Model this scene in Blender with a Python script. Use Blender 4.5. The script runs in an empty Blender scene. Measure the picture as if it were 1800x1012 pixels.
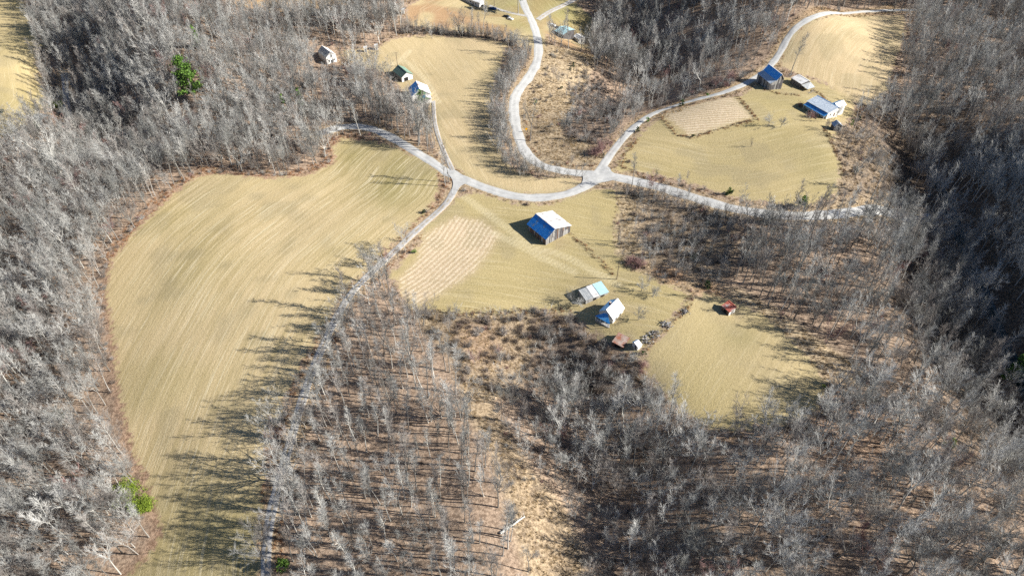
import bpy, math, random
import numpy as np
from mathutils import Vector

R = math.radians
random.seed(7)
rs = np.random.RandomState(11)
sc = bpy.context.scene
COL = sc.collection

# ------------------------------------------------------------------ camera, sky, sun
CAM_Z = 200.0
cam = bpy.data.cameras.new("camera"); camo = bpy.data.objects.new("camera", cam); COL.objects.link(camo)
cam.lens = 24.0; cam.sensor_width = 36.0; cam.clip_start = 1.0; cam.clip_end = 12000.0
camo.location = (0, 0, CAM_Z); camo.rotation_euler = (R(45), 0, 0)
sc.camera = camo
SUN_EL = 31.0
SUN_DIR = Vector((0.99 * math.cos(R(SUN_EL)), -0.14 * math.cos(R(SUN_EL)), math.sin(R(SUN_EL)))).normalized()  # towards the sun
world = bpy.data.worlds.new("World"); sc.world = world; world.use_nodes = True
wn = world.node_tree; wn.nodes.clear()
sky = wn.nodes.new("ShaderNodeTexSky"); sky.sky_type = 'NISHITA'; sky.sun_disc = False
sky.sun_elevation = R(SUN_EL); sky.sun_rotation = math.atan2(SUN_DIR.x, SUN_DIR.y)
sky.altitude = 300; sky.ozone_density = 5.0
bg = wn.nodes.new("ShaderNodeBackground"); bg.inputs[1].default_value = 0.05
wo = wn.nodes.new("ShaderNodeOutputWorld")
wn.links.new(sky.outputs[0], bg.inputs[0]); wn.links.new(bg.outputs[0], wo.inputs[0])
sl = bpy.data.lights.new("sun", 'SUN'); sl.energy = 5.0; sl.angle = R(0.5); sl.color = (1.0, 0.95, 0.86)
slo = bpy.data.objects.new("sun", sl); COL.objects.link(slo)
slo.rotation_euler = SUN_DIR.to_track_quat('Z', 'Y').to_euler()
sc.view_settings.view_transform = 'Standard'; sc.view_settings.look = 'None'
sc.view_settings.gamma = 1.0; sc.view_settings.use_curve_mapping = False
sc.view_settings.exposure = 0.96
sc.cycles.max_bounces = 5; sc.cycles.diffuse_bounces = 2; sc.cycles.glossy_bounces = 2
sc.cycles.use_denoising = False

# ------------------------------------------------------------------ helpers: projection and terrain
S2 = math.sqrt(0.5); F = 1200.0
def rays(px):
    px = np.asarray(px, float).reshape(-1, 2)
    u = (px[:, 0] - 900) / F; v = (506 - px[:, 1]) / F
    return np.stack([u, S2 + v * S2, -S2 + v * S2], 1)
def W0(px):
    d = rays(px); t = -CAM_Z / d[:, 2]
    return d[:, :2] * t[:, None]
def pdist(X, Y, pts, closed=False, along=False):
    X = np.asarray(X, float); Y = np.asarray(Y, float)
    best = np.full(X.shape, 1e9)
    n = len(pts)
    for i in range(n if closed else n - 1):
        ax, ay = pts[i]; bx, by = pts[(i + 1) % n]
        dx, dy = bx - ax, by - ay; L = dx * dx + dy * dy + 1e-9
        t = np.clip(((X - ax) * dx + (Y - ay) * dy) / L, 0, 1)
        d = (X - ax - t * dx) ** 2 + (Y - ay - t * dy) ** 2
        best = np.minimum(best, d)
    return np.sqrt(best)
def inside(X, Y, pts):
    c = np.zeros(X.shape, bool); n = len(pts)
    for i in range(n):
        ax, ay = pts[i]; bx, by = pts[(i + 1) % n]
        if ay == by: continue
        c ^= ((ay > Y) != (by > Y)) & (X < (bx - ax) * (Y - ay) / (by - ay) + ax)
    return c
def sdf(X, Y, pts):
    d = pdist(X, Y, pts, True)
    return np.where(inside(X, Y, pts), d, -d)
LAT = rs.rand(64, 64)
def vnoise(X, Y, s, seed=0):
    x = np.asarray(X) / s + seed * 7.31; y = np.asarray(Y) / s + seed * 3.77
    xi = np.floor(x).astype(int); yi = np.floor(y).astype(int); fx = x - xi; fy = y - yi
    fx = fx * fx * (3 - 2 * fx); fy = fy * fy * (3 - 2 * fy)
    g = lambda a, b: LAT[(a + seed * 13) % 64, (b + seed * 29) % 64]
    return (g(xi, yi) * (1 - fx) + g(xi + 1, yi) * fx) * (1 - fy) + (g(xi, yi + 1) * (1 - fx) + g(xi + 1, yi + 1) * fx) * fy
HILLS = [  # polyline in photograph pixels (dropped on the datum plane), height, width
    ([(1640, 250), (1650, 330), (1690, 420), (1740, 520), (1770, 620), (1850, 760)], -20, 28),
    ([(2000, 330), (2030, 430), (2050, 520), (2050, 600)], 34, 44),
    ([(1950, 250), (1950, 100), (1900, -40), (1900, -100)], -6, 90),
    ([(1070, 30), (1150, 85), (1120, 140)], -17, 32),
    ([(1260, -10), (1340, 40), (1410, 70)], 18, 40),
    ([(1300, 220), (1400, 260)], 9, 60),
    ([(105, 110), (140, 190), (220, 240)], -18, 24),
    ([(250, 70), (330, 140), (300, 60)], 18, 42),
    ([(-80, 600), (-40, 800), (0, 1000)], -12, 60),
    ([(830, 650), (890, 850), (930, 1000)], 5, 30),
    ([(950, 640), (1030, 730), (1090, 820), (1080, 950), (1050, 1080)], -12, 24),
    ([(1350, 800), (1500, 900)], 5, 70),
    ([(400, 60), (560, 20)], 8, 60),
    ([(880, 0), (1000, 40)], -3, 40),
]
HW = [(W0(p), a, w) for p, a, w in HILLS]
def HT(X, Y):
    X = np.asarray(X, float); Y = np.asarray(Y, float)
    h = (vnoise(X, Y, 70, 1) - .5) * 4 + (vnoise(X, Y, 28, 2) - .5) * 1.4
    for p, a, w in HW:
        d = pdist(X, Y, p); h = h + a * np.exp(-(d / w) ** 2)
    return h
def P(px, z=0.0):
    """pixels -> points on the terrain raised by z"""
    d = rays(px); n = len(d)
    t = np.full(n, 80.0); done = np.zeros(n, bool)
    for k in range(700):
        g = d[:, 2] * t + CAM_Z - HT(d[:, 0] * t, d[:, 1] * t) - z
        done |= g < 0
        if done.all(): break
        t = np.where(done, t, t + np.maximum(0.6, g * 0.5))
    for k in range(10):
        g = d[:, 2] * t + CAM_Z - HT(d[:, 0] * t, d[:, 1] * t) - z
        t = t + g * 0.8 / np.maximum(0.3, -d[:, 2])
    return np.stack([d[:, 0] * t, d[:, 1] * t], 1)
def P1(x, y, z=0.0): return P([(x, y)], z)[0]
def proj(X, Y, Z):
    dep = S2 * Y + S2 * (CAM_Z - Z)
    return 900 + F * X / dep, 506 - F * (S2 * Y - S2 * (CAM_Z - Z)) / dep
def h1(x, y): return float(HT(np.array([x]), np.array([y]))[0])

def tag(o, label=None, cat=None, group=None, kind=None):
    if label: o['label'] = label
    if cat: o['category'] = cat
    if group: o['group'] = group
    if kind: o['kind'] = kind
    return o
def link(name, me, parent=None, mats=(), loc=None):
    for m in mats:
        if me.materials.find(m.name) < 0: me.materials.append(m)
    o = bpy.data.objects.new(name, me); COL.objects.link(o)
    if parent is not None: o.parent = parent
    if loc is not None: o.location = loc
    return o
def empty(name, loc=(0, 0, 0), rz=0.0):
    o = bpy.data.objects.new(name, None); COL.objects.link(o)
    o.location = loc; o.rotation_euler = (0, 0, rz); o.empty_display_size = .5
    return o

class MB:
    """collects shapes for one mesh"""
    def __init__(s): s.v = []; s.f = []; s.m = []
    def add(s, vs, fs, mi=0):
        b = len(s.v); s.v += [tuple(map(float, a)) for a in vs]
        s.f += [tuple(b + i for i in f) for f in fs]; s.m += [mi] * len(fs); return s
    def box(s, c, d, rz=0.0, mi=0):
        cx, cy, cz = c; dx, dy, dz = d[0] / 2, d[1] / 2, d[2] / 2; ca, sa = math.cos(rz), math.sin(rz)
        vs = []
        for z in (-dz, dz):
            for x, y in ((-dx, -dy), (dx, -dy), (dx, dy), (-dx, dy)):
                vs.append((cx + x * ca - y * sa, cy + x * sa + y * ca, cz + z))
        return s.add(vs, [(0, 3, 2, 1), (4, 5, 6, 7), (0, 1, 5, 4), (1, 2, 6, 5), (2, 3, 7, 6), (3, 0, 4, 7)], mi)
    def slab(s, q, th, mi=0):
        """quad q (4 points, ccw seen from outside) given thickness inward"""
        q = [Vector(a) for a in q]; n = (q[1] - q[0]).cross(q[-1] - q[0]).normalized() * th
        k = len(q); vs = q + [a - n for a in q]
        fs = [tuple(range(k)), tuple(range(2 * k - 1, k - 1, -1))] + [(i, i + k, (i + 1) % k + k, (i + 1) % k) for i in range(k)]
        return s.add(vs, fs, mi)
    def tube(s, pts, rad, n=5, mi=0, cap=False):
        pts = [Vector(p) for p in pts]; b = len(s.v); k = len(pts)
        for i, p in enumerate(pts):
            t = (pts[min(i + 1, k - 1)] - pts[max(i - 1, 0)])
            t = t.normalized() if t.length > 1e-6 else Vector((0, 0, 1))
            a = t.cross(Vector((0.31, 0.95, 0.05)) if abs(t.y) < .9 else Vector((1, 0, 0))).normalized(); c = t.cross(a)
            for j in range(n):
                w = 2 * math.pi * j / n; q = p + (a * math.cos(w) + c * math.sin(w)) * rad[i]
                s.v.append((q.x, q.y, q.z))
        for i in range(k - 1):
            for j in range(n):
                s.f.append((b + i * n + j, b + i * n + (j + 1) % n, b + (i + 1) * n + (j + 1) % n, b + (i + 1) * n + j)); s.m.append(mi)
        if cap: s.f.append(tuple(b + (k - 1) * n + j for j in range(n))); s.m.append(mi)
        return s
    def cone(s, p0, p1, r, mi=0):
        d = (p1 - p0); a = d.cross(Vector((0.3, 0.2, 0.93))).normalized() * r; c = d.normalized().cross(a)
        b = len(s.v)
        for q in (p0 + a, p0 - a * .5 + c * .87, p0 - a * .5 - c * .87, p1): s.v.append((q.x, q.y, q.z))
        s.f += [(b, b + 1, b + 3), (b + 1, b + 2, b + 3), (b + 2, b, b + 3)]; s.m += [mi] * 3
    def mesh(s, name, mats, smooth=False):
        me = bpy.data.meshes.new(name); me.from_pydata(s.v, [], s.f)
        for m in mats: me.materials.append(m)
        if len(mats) > 1: me.polygons.foreach_set('material_index', s.m)
        if smooth: me.polygons.foreach_set('use_smooth', [True] * len(s.f))
        me.update(); return me
    def build(s, name, mat, parent=None, smooth=False, loc=None):
        o = bpy.data.objects.new(name, s.mesh(name, mat if isinstance(mat, (list, tuple)) else [mat], smooth)); COL.objects.link(o)
        if parent is not None: o.parent = parent
        if loc is not None: o.location = loc
        return o

# ------------------------------------------------------------------ materials
class NT:
    def __init__(s, name):
        s.mat = bpy.data.materials.new(name); s.mat.use_nodes = True; s.t = s.mat.node_tree; s.t.nodes.clear()
        s.out = s.t.nodes.new("ShaderNodeOutputMaterial"); s.b = s.t.nodes.new("ShaderNodeBsdfPrincipled")
        s.t.links.new(s.b.outputs[0], s.out.inputs[0]); s.b.inputs['Roughness'].default_value = .9
        s.b.inputs['Specular IOR Level'].default_value = .15
    def n(s, ty, **kw):
        nd = s.t.nodes.new(ty)
        for k, v in kw.items(): setattr(nd, k, v)
        return nd
    def l(s, a, b): s.t.links.new(a, b)
    def val(s, x, sock):
        if hasattr(x, 'is_linked') or hasattr(x, 'links'): s.l(x, sock)
        else:
            if sock.type == 'RGBA' and len(x) == 3: x = (*x, 1)
            sock.default_value = x
    def math(s, op, a, b=0.0, c=None, clamp=False):
        nd = s.n("ShaderNodeMath", operation=op, use_clamp=clamp); s.val(a, nd.inputs[0]); s.val(b, nd.inputs[1])
        if c is not None: s.val(c, nd.inputs[2])
        return nd.outputs[0]
    def mix(s, f, a, b, mode='MIX'):
        nd = s.n("ShaderNodeMix", data_type='RGBA', blend_type=mode); s.val(f, nd.inputs[0]); s.val(a, nd.inputs[6]); s.val(b, nd.inputs[7]); return nd.outputs[2]
    def ss(s, x, lo, hi):
        nd = s.n("ShaderNodeMapRange", interpolation_type='SMOOTHSTEP'); s.val(x, nd.inputs[0]); nd.inputs[1].default_value = lo; nd.inputs[2].default_value = hi; return nd.outputs[0]
    def noise(s, vec, scale, detail=3.0, rough=.6):
        nd = s.n("ShaderNodeTexNoise"); s.l(vec, nd.inputs['Vector']); nd.inputs['Scale'].default_value = scale
        nd.inputs['Detail'].default_value = detail; nd.inputs['Roughness'].default_value = rough; return nd.outputs[0]
    def xyz(s, x, y, z):
        nd = s.n("ShaderNodeCombineXYZ"); s.val(x, nd.inputs[0]); s.val(y, nd.inputs[1]); s.val(z, nd.inputs[2]); return nd.outputs[0]
    def attr(s, name, out='Fac'): nd = s.n("ShaderNodeAttribute", attribute_name=name); return nd.outputs[out]
    def pos(s):
        g = s.n("ShaderNodeTexCoord"); return g.outputs['Object']
    def sep(s, v): nd = s.n("ShaderNodeSeparateXYZ"); s.l(v, nd.inputs[0]); return nd.outputs
    def bump(s, h, strength, dist=.3):
        nd = s.n("ShaderNodeBump"); nd.inputs['Strength'].default_value = strength; nd.inputs['Distance'].default_value = dist
        s.l(h, nd.inputs['Height']); s.l(nd.outputs[0], s.b.inputs['Normal'])
    def col(s, c): s.val(c, s.b.inputs['Base Color']); return s.mat

def bark(name, dark, light, tex=.6):
    m = NT(name); oi = m.n("ShaderNodeObjectInfo"); p = m.pos()
    nz = m.noise(p, .9, 3); f = m.math('ADD', m.math('MULTIPLY', oi.outputs['Random'], .75), m.math('MULTIPLY', nz, tex * .6))
    m.col(m.mix(m.math('SUBTRACT', f, .12, clamp=True), dark, light)); return m.mat
def leafm(name, dark, light):
    m = NT(name); p = m.pos(); f = m.noise(p, 1.3, 2)
    m.col(m.mix(m.ss(f, .35, .65), dark, light)); m.b.inputs['Roughness'].default_value = .6; return m.mat
def metal(name, c0, c1, rust=None, met=.75, rough=.38, amount=.5, rib=0):
    m = NT(name); p = m.pos(); f = m.noise(p, .9, 4)
    c = m.mix(m.ss(f, .35, .68), c0, c1)
    if rust:
        r = m.ss(m.noise(p, .45, 5, .65), 1 - amount - .08, 1 - amount + .08); c = m.mix(r, c, rust)
        m.l(m.math('SUBTRACT', met, m.math('MULTIPLY', r, met)), m.b.inputs['Metallic'])
    else: m.b.inputs['Metallic'].default_value = met
    m.b.inputs['Roughness'].default_value = rough; m.b.inputs['Specular IOR Level'].default_value = .5
    return m.col(c)
def planks(name, dark, light, scale=3.0):
    m = NT(name); p = m.sep(m.pos()); u = m.math('ADD', p[0], p[1])
    st = m.noise(m.xyz(m.math('MULTIPLY', u, scale), m.math('MULTIPLY', p[2], .25), 0.0), 1.0, 3)
    m.col(m.mix(m.ss(st, .35, .65), dark, light)); return m.mat
def plain(name, c, rough=.7, met=0.0, var=.12):
    m = NT(name); p = m.pos(); f = m.noise(p, 2.5, 3)
    m.col(m.mix(f, tuple(a * (1 - var) for a in c), tuple(min(1, a * (1 + var)) for a in c)))
    m.b.inputs['Roughness'].default_value = rough; m.b.inputs['Metallic'].default_value = met; return m.mat

M = {}
M['bark_grey'] = bark('bark_grey', (.13, .125, .115), (.44, .42, .39))
M['bark_pale'] = bark('bark_pale', (.38, .37, .34), (.66, .65, .61))
M['twig_pale'] = bark('twig_pale', (.36, .355, .34), (.66, .65, .62), .3)
M['twig_grey'] = bark('twig_grey', (.19, .193, .185), (.62, .615, .59), .3)
M['twig_brown'] = bark('twig_brown', (.18, .162, .15), (.46, .425, .395), .3)
M['twig_red'] = bark('twig_red', (.26, .16, .15), (.42, .27, .25), .3)
M['brush'] = bark('brush', (.13, .105, .09), (.36, .29, .24), .3)
M['needle'] = leafm('needle', (.04, .09, .02), (.16, .28, .05))
M['needle_dark'] = leafm('needle_dark', (.018, .04, .012), (.055, .095, .025))
M['leaf_bright'] = leafm('leaf_bright', (.09, .14, .018), (.27, .36, .045))
M['dry_grass'] = bark('dry_grass', (.27, .19, .10), (.56, .43, .25), .3)
M['rust_weed'] = bark('rust_weed', (.25, .13, .07), (.44, .26, .14), .3)
M['plank_grey'] = planks('plank_grey', (.05, .048, .05), (.17, .16, .165))
M['plank_pale'] = planks('plank_pale', (.20, .195, .19), (.38, .37, .36))
M['plank_brown'] = planks('plank_brown', (.10, .06, .045), (.24, .16, .12))
M['white_wood'] = plain('white_wood', (.72, .71, .68))
M['dark'] = plain('dark', (.02, .02, .022))
M['glass'] = plain('glass', (.03, .04, .05), .1)
M['galv'] = metal('galv', (.42, .48, .56), (.56, .62, .68), (.34, .28, .25), met=.25, rough=.55, amount=.28)
M['galv_white'] = metal('galv_white', (.60, .60, .60), (.74, .74, .73), (.34, .31, .29), met=.1, rough=.5, amount=.42)
M['roof_sky_tint'] = metal('roof_sky_tint', (.05, .36, .84), (.20, .52, .88), (.34, .42, .50), met=.5, rough=.34, amount=.34)  # blue sky reflection of shaded metal slopes put into the base colour
M['roof_sky_tint_rust'] = metal('roof_sky_tint_rust', (.04, .33, .82), (.10, .42, .86), (.24, .30, .40), met=.5, rough=.34, amount=.38)  # same reflected sky blue in the base colour, plus rust patches
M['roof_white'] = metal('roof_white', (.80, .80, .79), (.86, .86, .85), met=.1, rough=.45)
M['roof_grey'] = metal('roof_grey', (.38, .40, .41), (.52, .53, .52), (.26, .22, .2), met=.35, rough=.5, amount=.3)
M['roof_green'] = metal('roof_green', (.09, .15, .13), (.14, .21, .18), met=.3, rough=.5)
M['roof_mint'] = metal('roof_mint', (.20, .33, .26), (.30, .42, .34), met=.2, rough=.5)
M['roof_cyan'] = metal('roof_cyan', (.42, .66, .72), (.50, .72, .76), met=.2, rough=.45)
M['roof_rust'] = metal('roof_rust', (.30, .22, .18), (.46, .38, .34), (.26, .10, .06), met=.2, rough=.6, amount=.5)
M['roof_redwhite'] = metal('roof_redwhite', (.46, .12, .08), (.50, .16, .11), (.66, .62, .58), met=.1, rough=.6, amount=.42)
M['gable_green'] = plain('gable_green', (.10, .34, .08))
M['concrete'] = plain('concrete', (.42, .40, .37))
M['stone'] = plain('stone', (.36, .35, .34), .85, 0, .4)
M['brick'] = plain('brick_red', (.28, .10, .07))
M['pole'] = plain('pole', (.17, .13, .10))
M['post'] = plain('post', (.20, .17, .14))
M['wire'] = plain('wire', (.25, .25, .25), .5, .6)
M['sign_yellow'] = plain('sign_yellow', (.85, .42, .01), .5, 0, .02)
M['car_blue'] = plain('car_blue', (.02, .07, .22), .25, .3, .02)
M['car_dark'] = plain('car_dark', (.03, .035, .05), .25, .3, .02)
M['car_white'] = plain('car_white', (.78, .78, .78), .3, 0, .02)
M['car_teal'] = plain('car_teal', (.05, .30, .38), .3, .2, .02)
M['tyre'] = plain('tyre', (.025, .025, .025))
M['leaf_litter_pile'] = plain('leaf_litter_pile', (.42, .22, .12))

# ------------------------------------------------------------------ land use, in photograph pixels
FIELDS = {
 'hay': [(350, 308), (300, 345), (245, 400), (195, 460), (188, 520), (200, 600), (213, 700), (235, 790), (262, 850), (278, 905), (283, 940), (262, 975), (225, 1012), (180, 1090), (455, 1090), (452, 1012), (458, 900), (466, 800), (495, 720), (525, 650), (570, 570), (612, 505), (650, 470), (680, 440), (735, 385), (765, 350), (775, 322), (768, 300), (748, 285), (720, 272), (690, 256), (650, 248), (600, 243), (585, 262), (590, 285), (540, 308), (470, 314), (400, 306)],
 'upper': [(600, 95), (615, 86), (660, 88), (690, 68), (760, 62), (850, 68), (893, 76), (885, 100), (872, 140), (866, 180), (872, 230), (885, 270), (905, 298), (945, 313), (1000, 312), (1025, 318), (1012, 330), (960, 342), (905, 340), (855, 325), (820, 308), (792, 285), (776, 255), (762, 220), (752, 185), (735, 178), (718, 172), (700, 150), (690, 135), (660, 122), (620, 112)],
 'barn': [(800, 348), (840, 337), (900, 357), (960, 362), (1040, 332), (1085, 330), (1088, 360), (1080, 400), (1085, 445), (1100, 465), (1160, 495), (1215, 518), (1195, 545), (1160, 580), (1140, 605), (1120, 625), (1085, 612), (1050, 590), (1010, 555), (940, 542), (900, 550), (820, 555), (760, 548), (722, 542), (700, 505), (685, 482), (735, 432), (745, 400), (790, 362)],
 'lower': [(1208, 530), (1240, 515), (1290, 528), (1350, 558), (1400, 605), (1440, 650), (1450, 672), (1440, 720), (1380, 745), (1300, 755), (1240, 750), (1190, 720), (1140, 660), (1130, 625), (1165, 585)],
 'east': [(1078, 300), (1105, 255), (1140, 222), (1180, 195), (1240, 180), (1300, 168), (1335, 150), (1370, 136), (1420, 138), (1455, 150), (1500, 172), (1500, 205), (1475, 225), (1462, 250), (1478, 300), (1468, 345), (1420, 362), (1380, 360), (1300, 350), (1260, 338), (1190, 315), (1130, 303)],
 'north_east': [(1415, 44), (1450, 32), (1510, 26), (1590, 26), (1590, 70), (1570, 110), (1560, 160), (1540, 190), (1500, 180), (1450, 145), (1400, 128), (1372, 118), (1380, 85), (1395, 62)],
 'west': [(-200, -40), (30, -40), (45, 10), (55, 50), (75, 80), (62, 105), (72, 140), (82, 185), (60, 208), (45, 228), (0, 242), (-200, 250)],
 'yard': [(715, 12), (760, -10), (860, -60), (935, -60), (1000, 0), (1040, 30), (1045, 60), (1035, 90), (1000, 85), (960, 60), (955, 100), (925, 95), (900, 72), (860, 58), (760, 50), (720, 45)],
 'bank_yard': [(400, -20), (620, -40), (640, 0), (600, 18), (500, 22), (410, 10)],
}
MEADOW = {
 'rough_hill': [(958, 78), (1010, 90), (1050, 100), (1030, 140), (1000, 200), (985, 235), (1030, 250), (1060, 262), (1065, 275), (1045, 290), (990, 290), (952, 280), (933, 250), (918, 200), (925, 170), (950, 130)],
 'east_bank': [(1150, 200), (1250, 162), (1320, 140), (1360, 100), (1380, 60), (1400, 35), (1450, 14), (1570, 8), (1570, 20), (1450, 27), (1410, 42), (1390, 65), (1375, 110), (1340, 150), (1250, 175), (1160, 212)],
 'barn_east': [(1085, 330), (1120, 345), (1110, 400), (1130, 460), (1230, 500), (1215, 518), (1100, 470), (1078, 440), (1078, 400)],
 'pasture_edge': [(1240, 495), (1300, 510), (1400, 570), (1500, 640), (1530, 680), (1450, 672), (1400, 605), (1350, 558), (1290, 528), (1235, 515)],
 'south_thicket': [(740, 545), (940, 540), (940, 600), (930, 640), (900, 690), (850, 700), (815, 660), (790, 620), (750, 580)],
 'cut': [(800, 640), (850, 690), (885, 760), (930, 830), (985, 892), (1018, 965), (1040, 1100), (945, 1100), (935, 1012), (900, 900), (870, 800), (830, 730)],
 'east_rough': [(1478, 225), (1530, 230), (1560, 270), (1590, 320), (1560, 350), (1470, 362), (1478, 300), (1465, 250)],
}
BRUSH = {
 'draw': [(930, 545), (1000, 545), (1060, 590), (1120, 628), (1140, 660), (1180, 710), (1100, 720), (980, 700), (900, 700), (800, 670), (760, 600), (740, 548), (850, 556), (925, 560)],
 'barn_brush': [(1085, 332), (1300, 378), (1300, 440), (1270, 500), (1170, 492), (1110, 460), (1085, 400)],
 'hollow': [(1000, 140), (1060, 120), (1100, 200), (1060, 260), (990, 240), (1000, 190)],
 'north_hedge': [(710, 45), (760, 52), (900, 75), (930, 95), (890, 84), (760, 62), (705, 62)],
 'road_bank': [(1150, 190), (1300, 130), (1330, 120), (1310, 145), (1230, 170), (1160, 200)],
}
STAND = [(590, 570), (640, 500), (700, 548), (760, 590), (800, 650), (830, 730), (868, 800), (898, 900), (932, 1012), (945, 1120), (475, 1120), (480, 900), (500, 800), (530, 700)]
WF = {k: P(v) for k, v in FIELDS.items()}
WM = {k: P(v) for k, v in MEADOW.items()}
WB = {k: P(v) for k, v in BRUSH.items()}
WSTAND = P(STAND)

def smooth_line(pts, it=3):
    p = np.array(pts, float)
    for _ in range(it):
        q = [p[0]]
        for a, b in zip(p[:-1], p[1:]): q += [a * .75 + b * .25, a * .25 + b * .75]
        q.append(p[-1]); p = np.array(q)
    return p
ROADS = [  # name, px line, width, lift, kind
    ('county_road', [(905, -60), (918, 5), (938, 40), (947, 75), (946, 108), (928, 140), (905, 165), (902, 200), (912, 245), (925, 272), (948, 290), (985, 301), (1040, 306), (1090, 312), (1160, 328), (1230, 351), (1290, 368), (1350, 377), (1420, 381), (1500, 376), (1560, 370), (1640, 380)], 6.2, .15, 'paved'),
    ('side_road', [(560, 236), (600, 222), (640, 222), (680, 236), (720, 261), (760, 285), (790, 306), (820, 317), (860, 333), (910, 347), (960, 348), (1005, 340), (1040, 320), (1075, 309)], 5.6, .19, 'paved'),
    ('farm_driveway', [(812, 317), (800, 330), (790, 352), (768, 374), (735, 402), (700, 436), (660, 472), (620, 510), (590, 560), (560, 625), (535, 690), (510, 780), (483, 870), (470, 940), (467, 1012), (467, 1100)], 3.6, .23, 'gravel'),
    ('house_driveway', [(802, 312), (792, 292), (778, 262), (767, 230), (763, 205), (762, 178)], 2.5, .27, 'gravel'),
    ('hill_driveway', [(1052, 303), (1075, 268), (1105, 232), (1140, 203), (1180, 187), (1240, 172), (1290, 158), (1325, 140), (1352, 118), (1372, 92), (1386, 62), (1410, 40), (1450, 26), (1500, 20), (1560, 18), (1620, 18)], 4.2, .23, 'paved'),
    ('creek_lane', [(112, 130), (116, 175), (122, 215)], 4.0, .15, 'gravel'),
    ('upper_driveway', [(935, 30), (905, 25), (880, 18), (860, 10)], 3.4, .12, 'gravel'),
    ('upper_driveway', [(945, 35), (965, 20), (1000, 5), (1040, -20)], 4.0, .12, 'gravel'),
]
WR = [smooth_line(P(r[1])) for r in ROADS]
def road_dist(X, Y, lo=0):
    d = np.full(np.shape(X), 1e9)
    for r, w in zip(ROADS, WR): d = np.minimum(d, pdist(X, Y, w[::4] if len(w) > 40 else w) - r[2] / 2)
    return d

# ------------------------------------------------------------------ terrain
def axis(lo, hi, st, far):
    a = list(np.arange(lo, hi + .01, st)); s = st
    b = a[-1]
    while b < far: s *= 1.35; b += s; a.append(b)
    b = a[0]; s = st; pre = []
    while b > -far: s *= 1.35; b -= s; pre.append(b)
    return np.array(pre[::-1] + a)
xs = axis(-385, 385, 1.35, 5000); ys = axis(66, 535, 1.35, 5000)
GX, GY = np.meshgrid(xs, ys); gx = GX.ravel(); gy = GY.ravel()
nx, ny = len(xs), len(ys)
core = (np.abs(gx) < 420) & (gy > 30) & (gy < 600)
gz = HT(gx, gy)
cgx, cgy = gx[core], gy[core]
sd = np.full(gx.shape, -30.0); tmp = np.full(cgx.shape, -30.0); fs = {}
for k, p in WF.items():
    fs[k] = sdf(cgx, cgy, p); tmp = np.maximum(tmp, fs[k])
sd[core] = tmp
ms = {k: sdf(cgx, cgy, p) for k, p in WM.items()}
rough = np.where(sd > -2, .05, .5) * (vnoise(gx, gy, 5, 3) - .5) + np.where(sd > 0, .0, .35) * (vnoise(gx, gy, 2.6, 4) - .5)
gz2 = gz + rough
def sm(x, a, b): t = np.clip((x - a) / (b - a), 0, 1); return t * t * (3 - 2 * t)
# field colours (what grows there)
STRAW = np.array((.66, .52, .315)); GREENSTRAW = np.array((.50, .41, .20)); GREEN = np.array((.30, .265, .125))
PINK = np.array((.64, .49, .345)); TAN = np.array((.58, .465, .30)); RUST = np.array((.42, .24, .15)); CLAY = np.array((.50, .29, .17))
LITTER = np.array((.44, .325, .245)); DARKL = np.array((.15, .115, .09))
fc = np.tile(STRAW, (len(cgx), 1)); wc = np.tile(LITTER, (len(cgx), 1))
YARDS = [(968, 425, 10), (1050, 520, 10), (1080, 560, 12), (1098, 600, 9), (1285, 548, 8), (1362, 158, 12), (1418, 156, 12), (1470, 205, 13), (1476, 224, 8), (715, 140, 10), (750, 175, 12), (1080, 262, 4)]
def paint(A, w, c): A += (np.asarray(c) - A) * np.clip(w, 0, 1)[:, None]
n1 = vnoise(cgx, cgy, 30, 5); n2 = vnoise(cgx, cgy, 12, 6); n3 = vnoise(cgx, cgy, 55, 8)
paint(fc, sm(fs['hay'], -2, 2) * sm(n1, .45, .85) * .45, GREENSTRAW)
def blob(px, r, power=1.0):
    c = P1(*px); return np.exp(-(((cgx - c[0]) ** 2 + (cgy - c[1]) ** 2) / r ** 2) ** power)
for c, r, k in [((700, 330), 22, .85), ((730, 300), 16, .8), ((640, 265), 22, .8), ((320, 950), 20, .7), ((400, 980), 20, .6), ((300, 500), 18, .35), ((600, 440), 16, .3)]:
    paint(fc, blob(c, r) * k * (.6 + .6 * n2), GREEN * .6 + GREENSTRAW * .5)
paint(fc, sm(fs['barn'], -3, 2) * (.55 + .35 * n1), GREENSTRAW)
paint(fc, sm(fs['lower'], -3, 2) * (.35 + .35 * n1), GREENSTRAW)
paint(fc, blob((1300, 590), 9) * .7, GREEN); paint(fc, blob((1210, 700), 14) * .5, GREENSTRAW)
paint(fc, blob((1350, 640), 22) * .35, TAN * .8)
paint(fc, sm(fs['east'], -3, 2) * (.45 + .3 * n1), GREENSTRAW)
for c, r in [((1440, 270), 16), ((1455, 320), 14), ((1380, 170), 18), ((1250, 190), 10)]: paint(fc, blob(c, r) * .45, GREEN)
paint(fc, sm(fs['north_east'], -3, 2) * .35, PINK)
paint(fc, sm(fs['west'], -3, 2) * (.5 * n1 + .3), GREENSTRAW); paint(fc, blob((20, 200), 25) * .4, GREEN)
paint(fc, sm(fs['yard'], -3, 2) * sm(n2, .25, .6) * .8, CLAY); paint(fc, blob((880, 8), 22) * .8, (.37, .35, .15)); paint(fc, blob((915, 45), 14) * .7, (.37, .35, .15)); paint(fc, blob((990, 20), 26) * .8, (.33, .33, .13))
paint(fc, sm(fs['bank_yard'], -3, 2) * .7, CLAY); paint(fc, sm(fs['upper'], -3, 2) * sm(n3, .5, .8) * .3, PINK)
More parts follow.
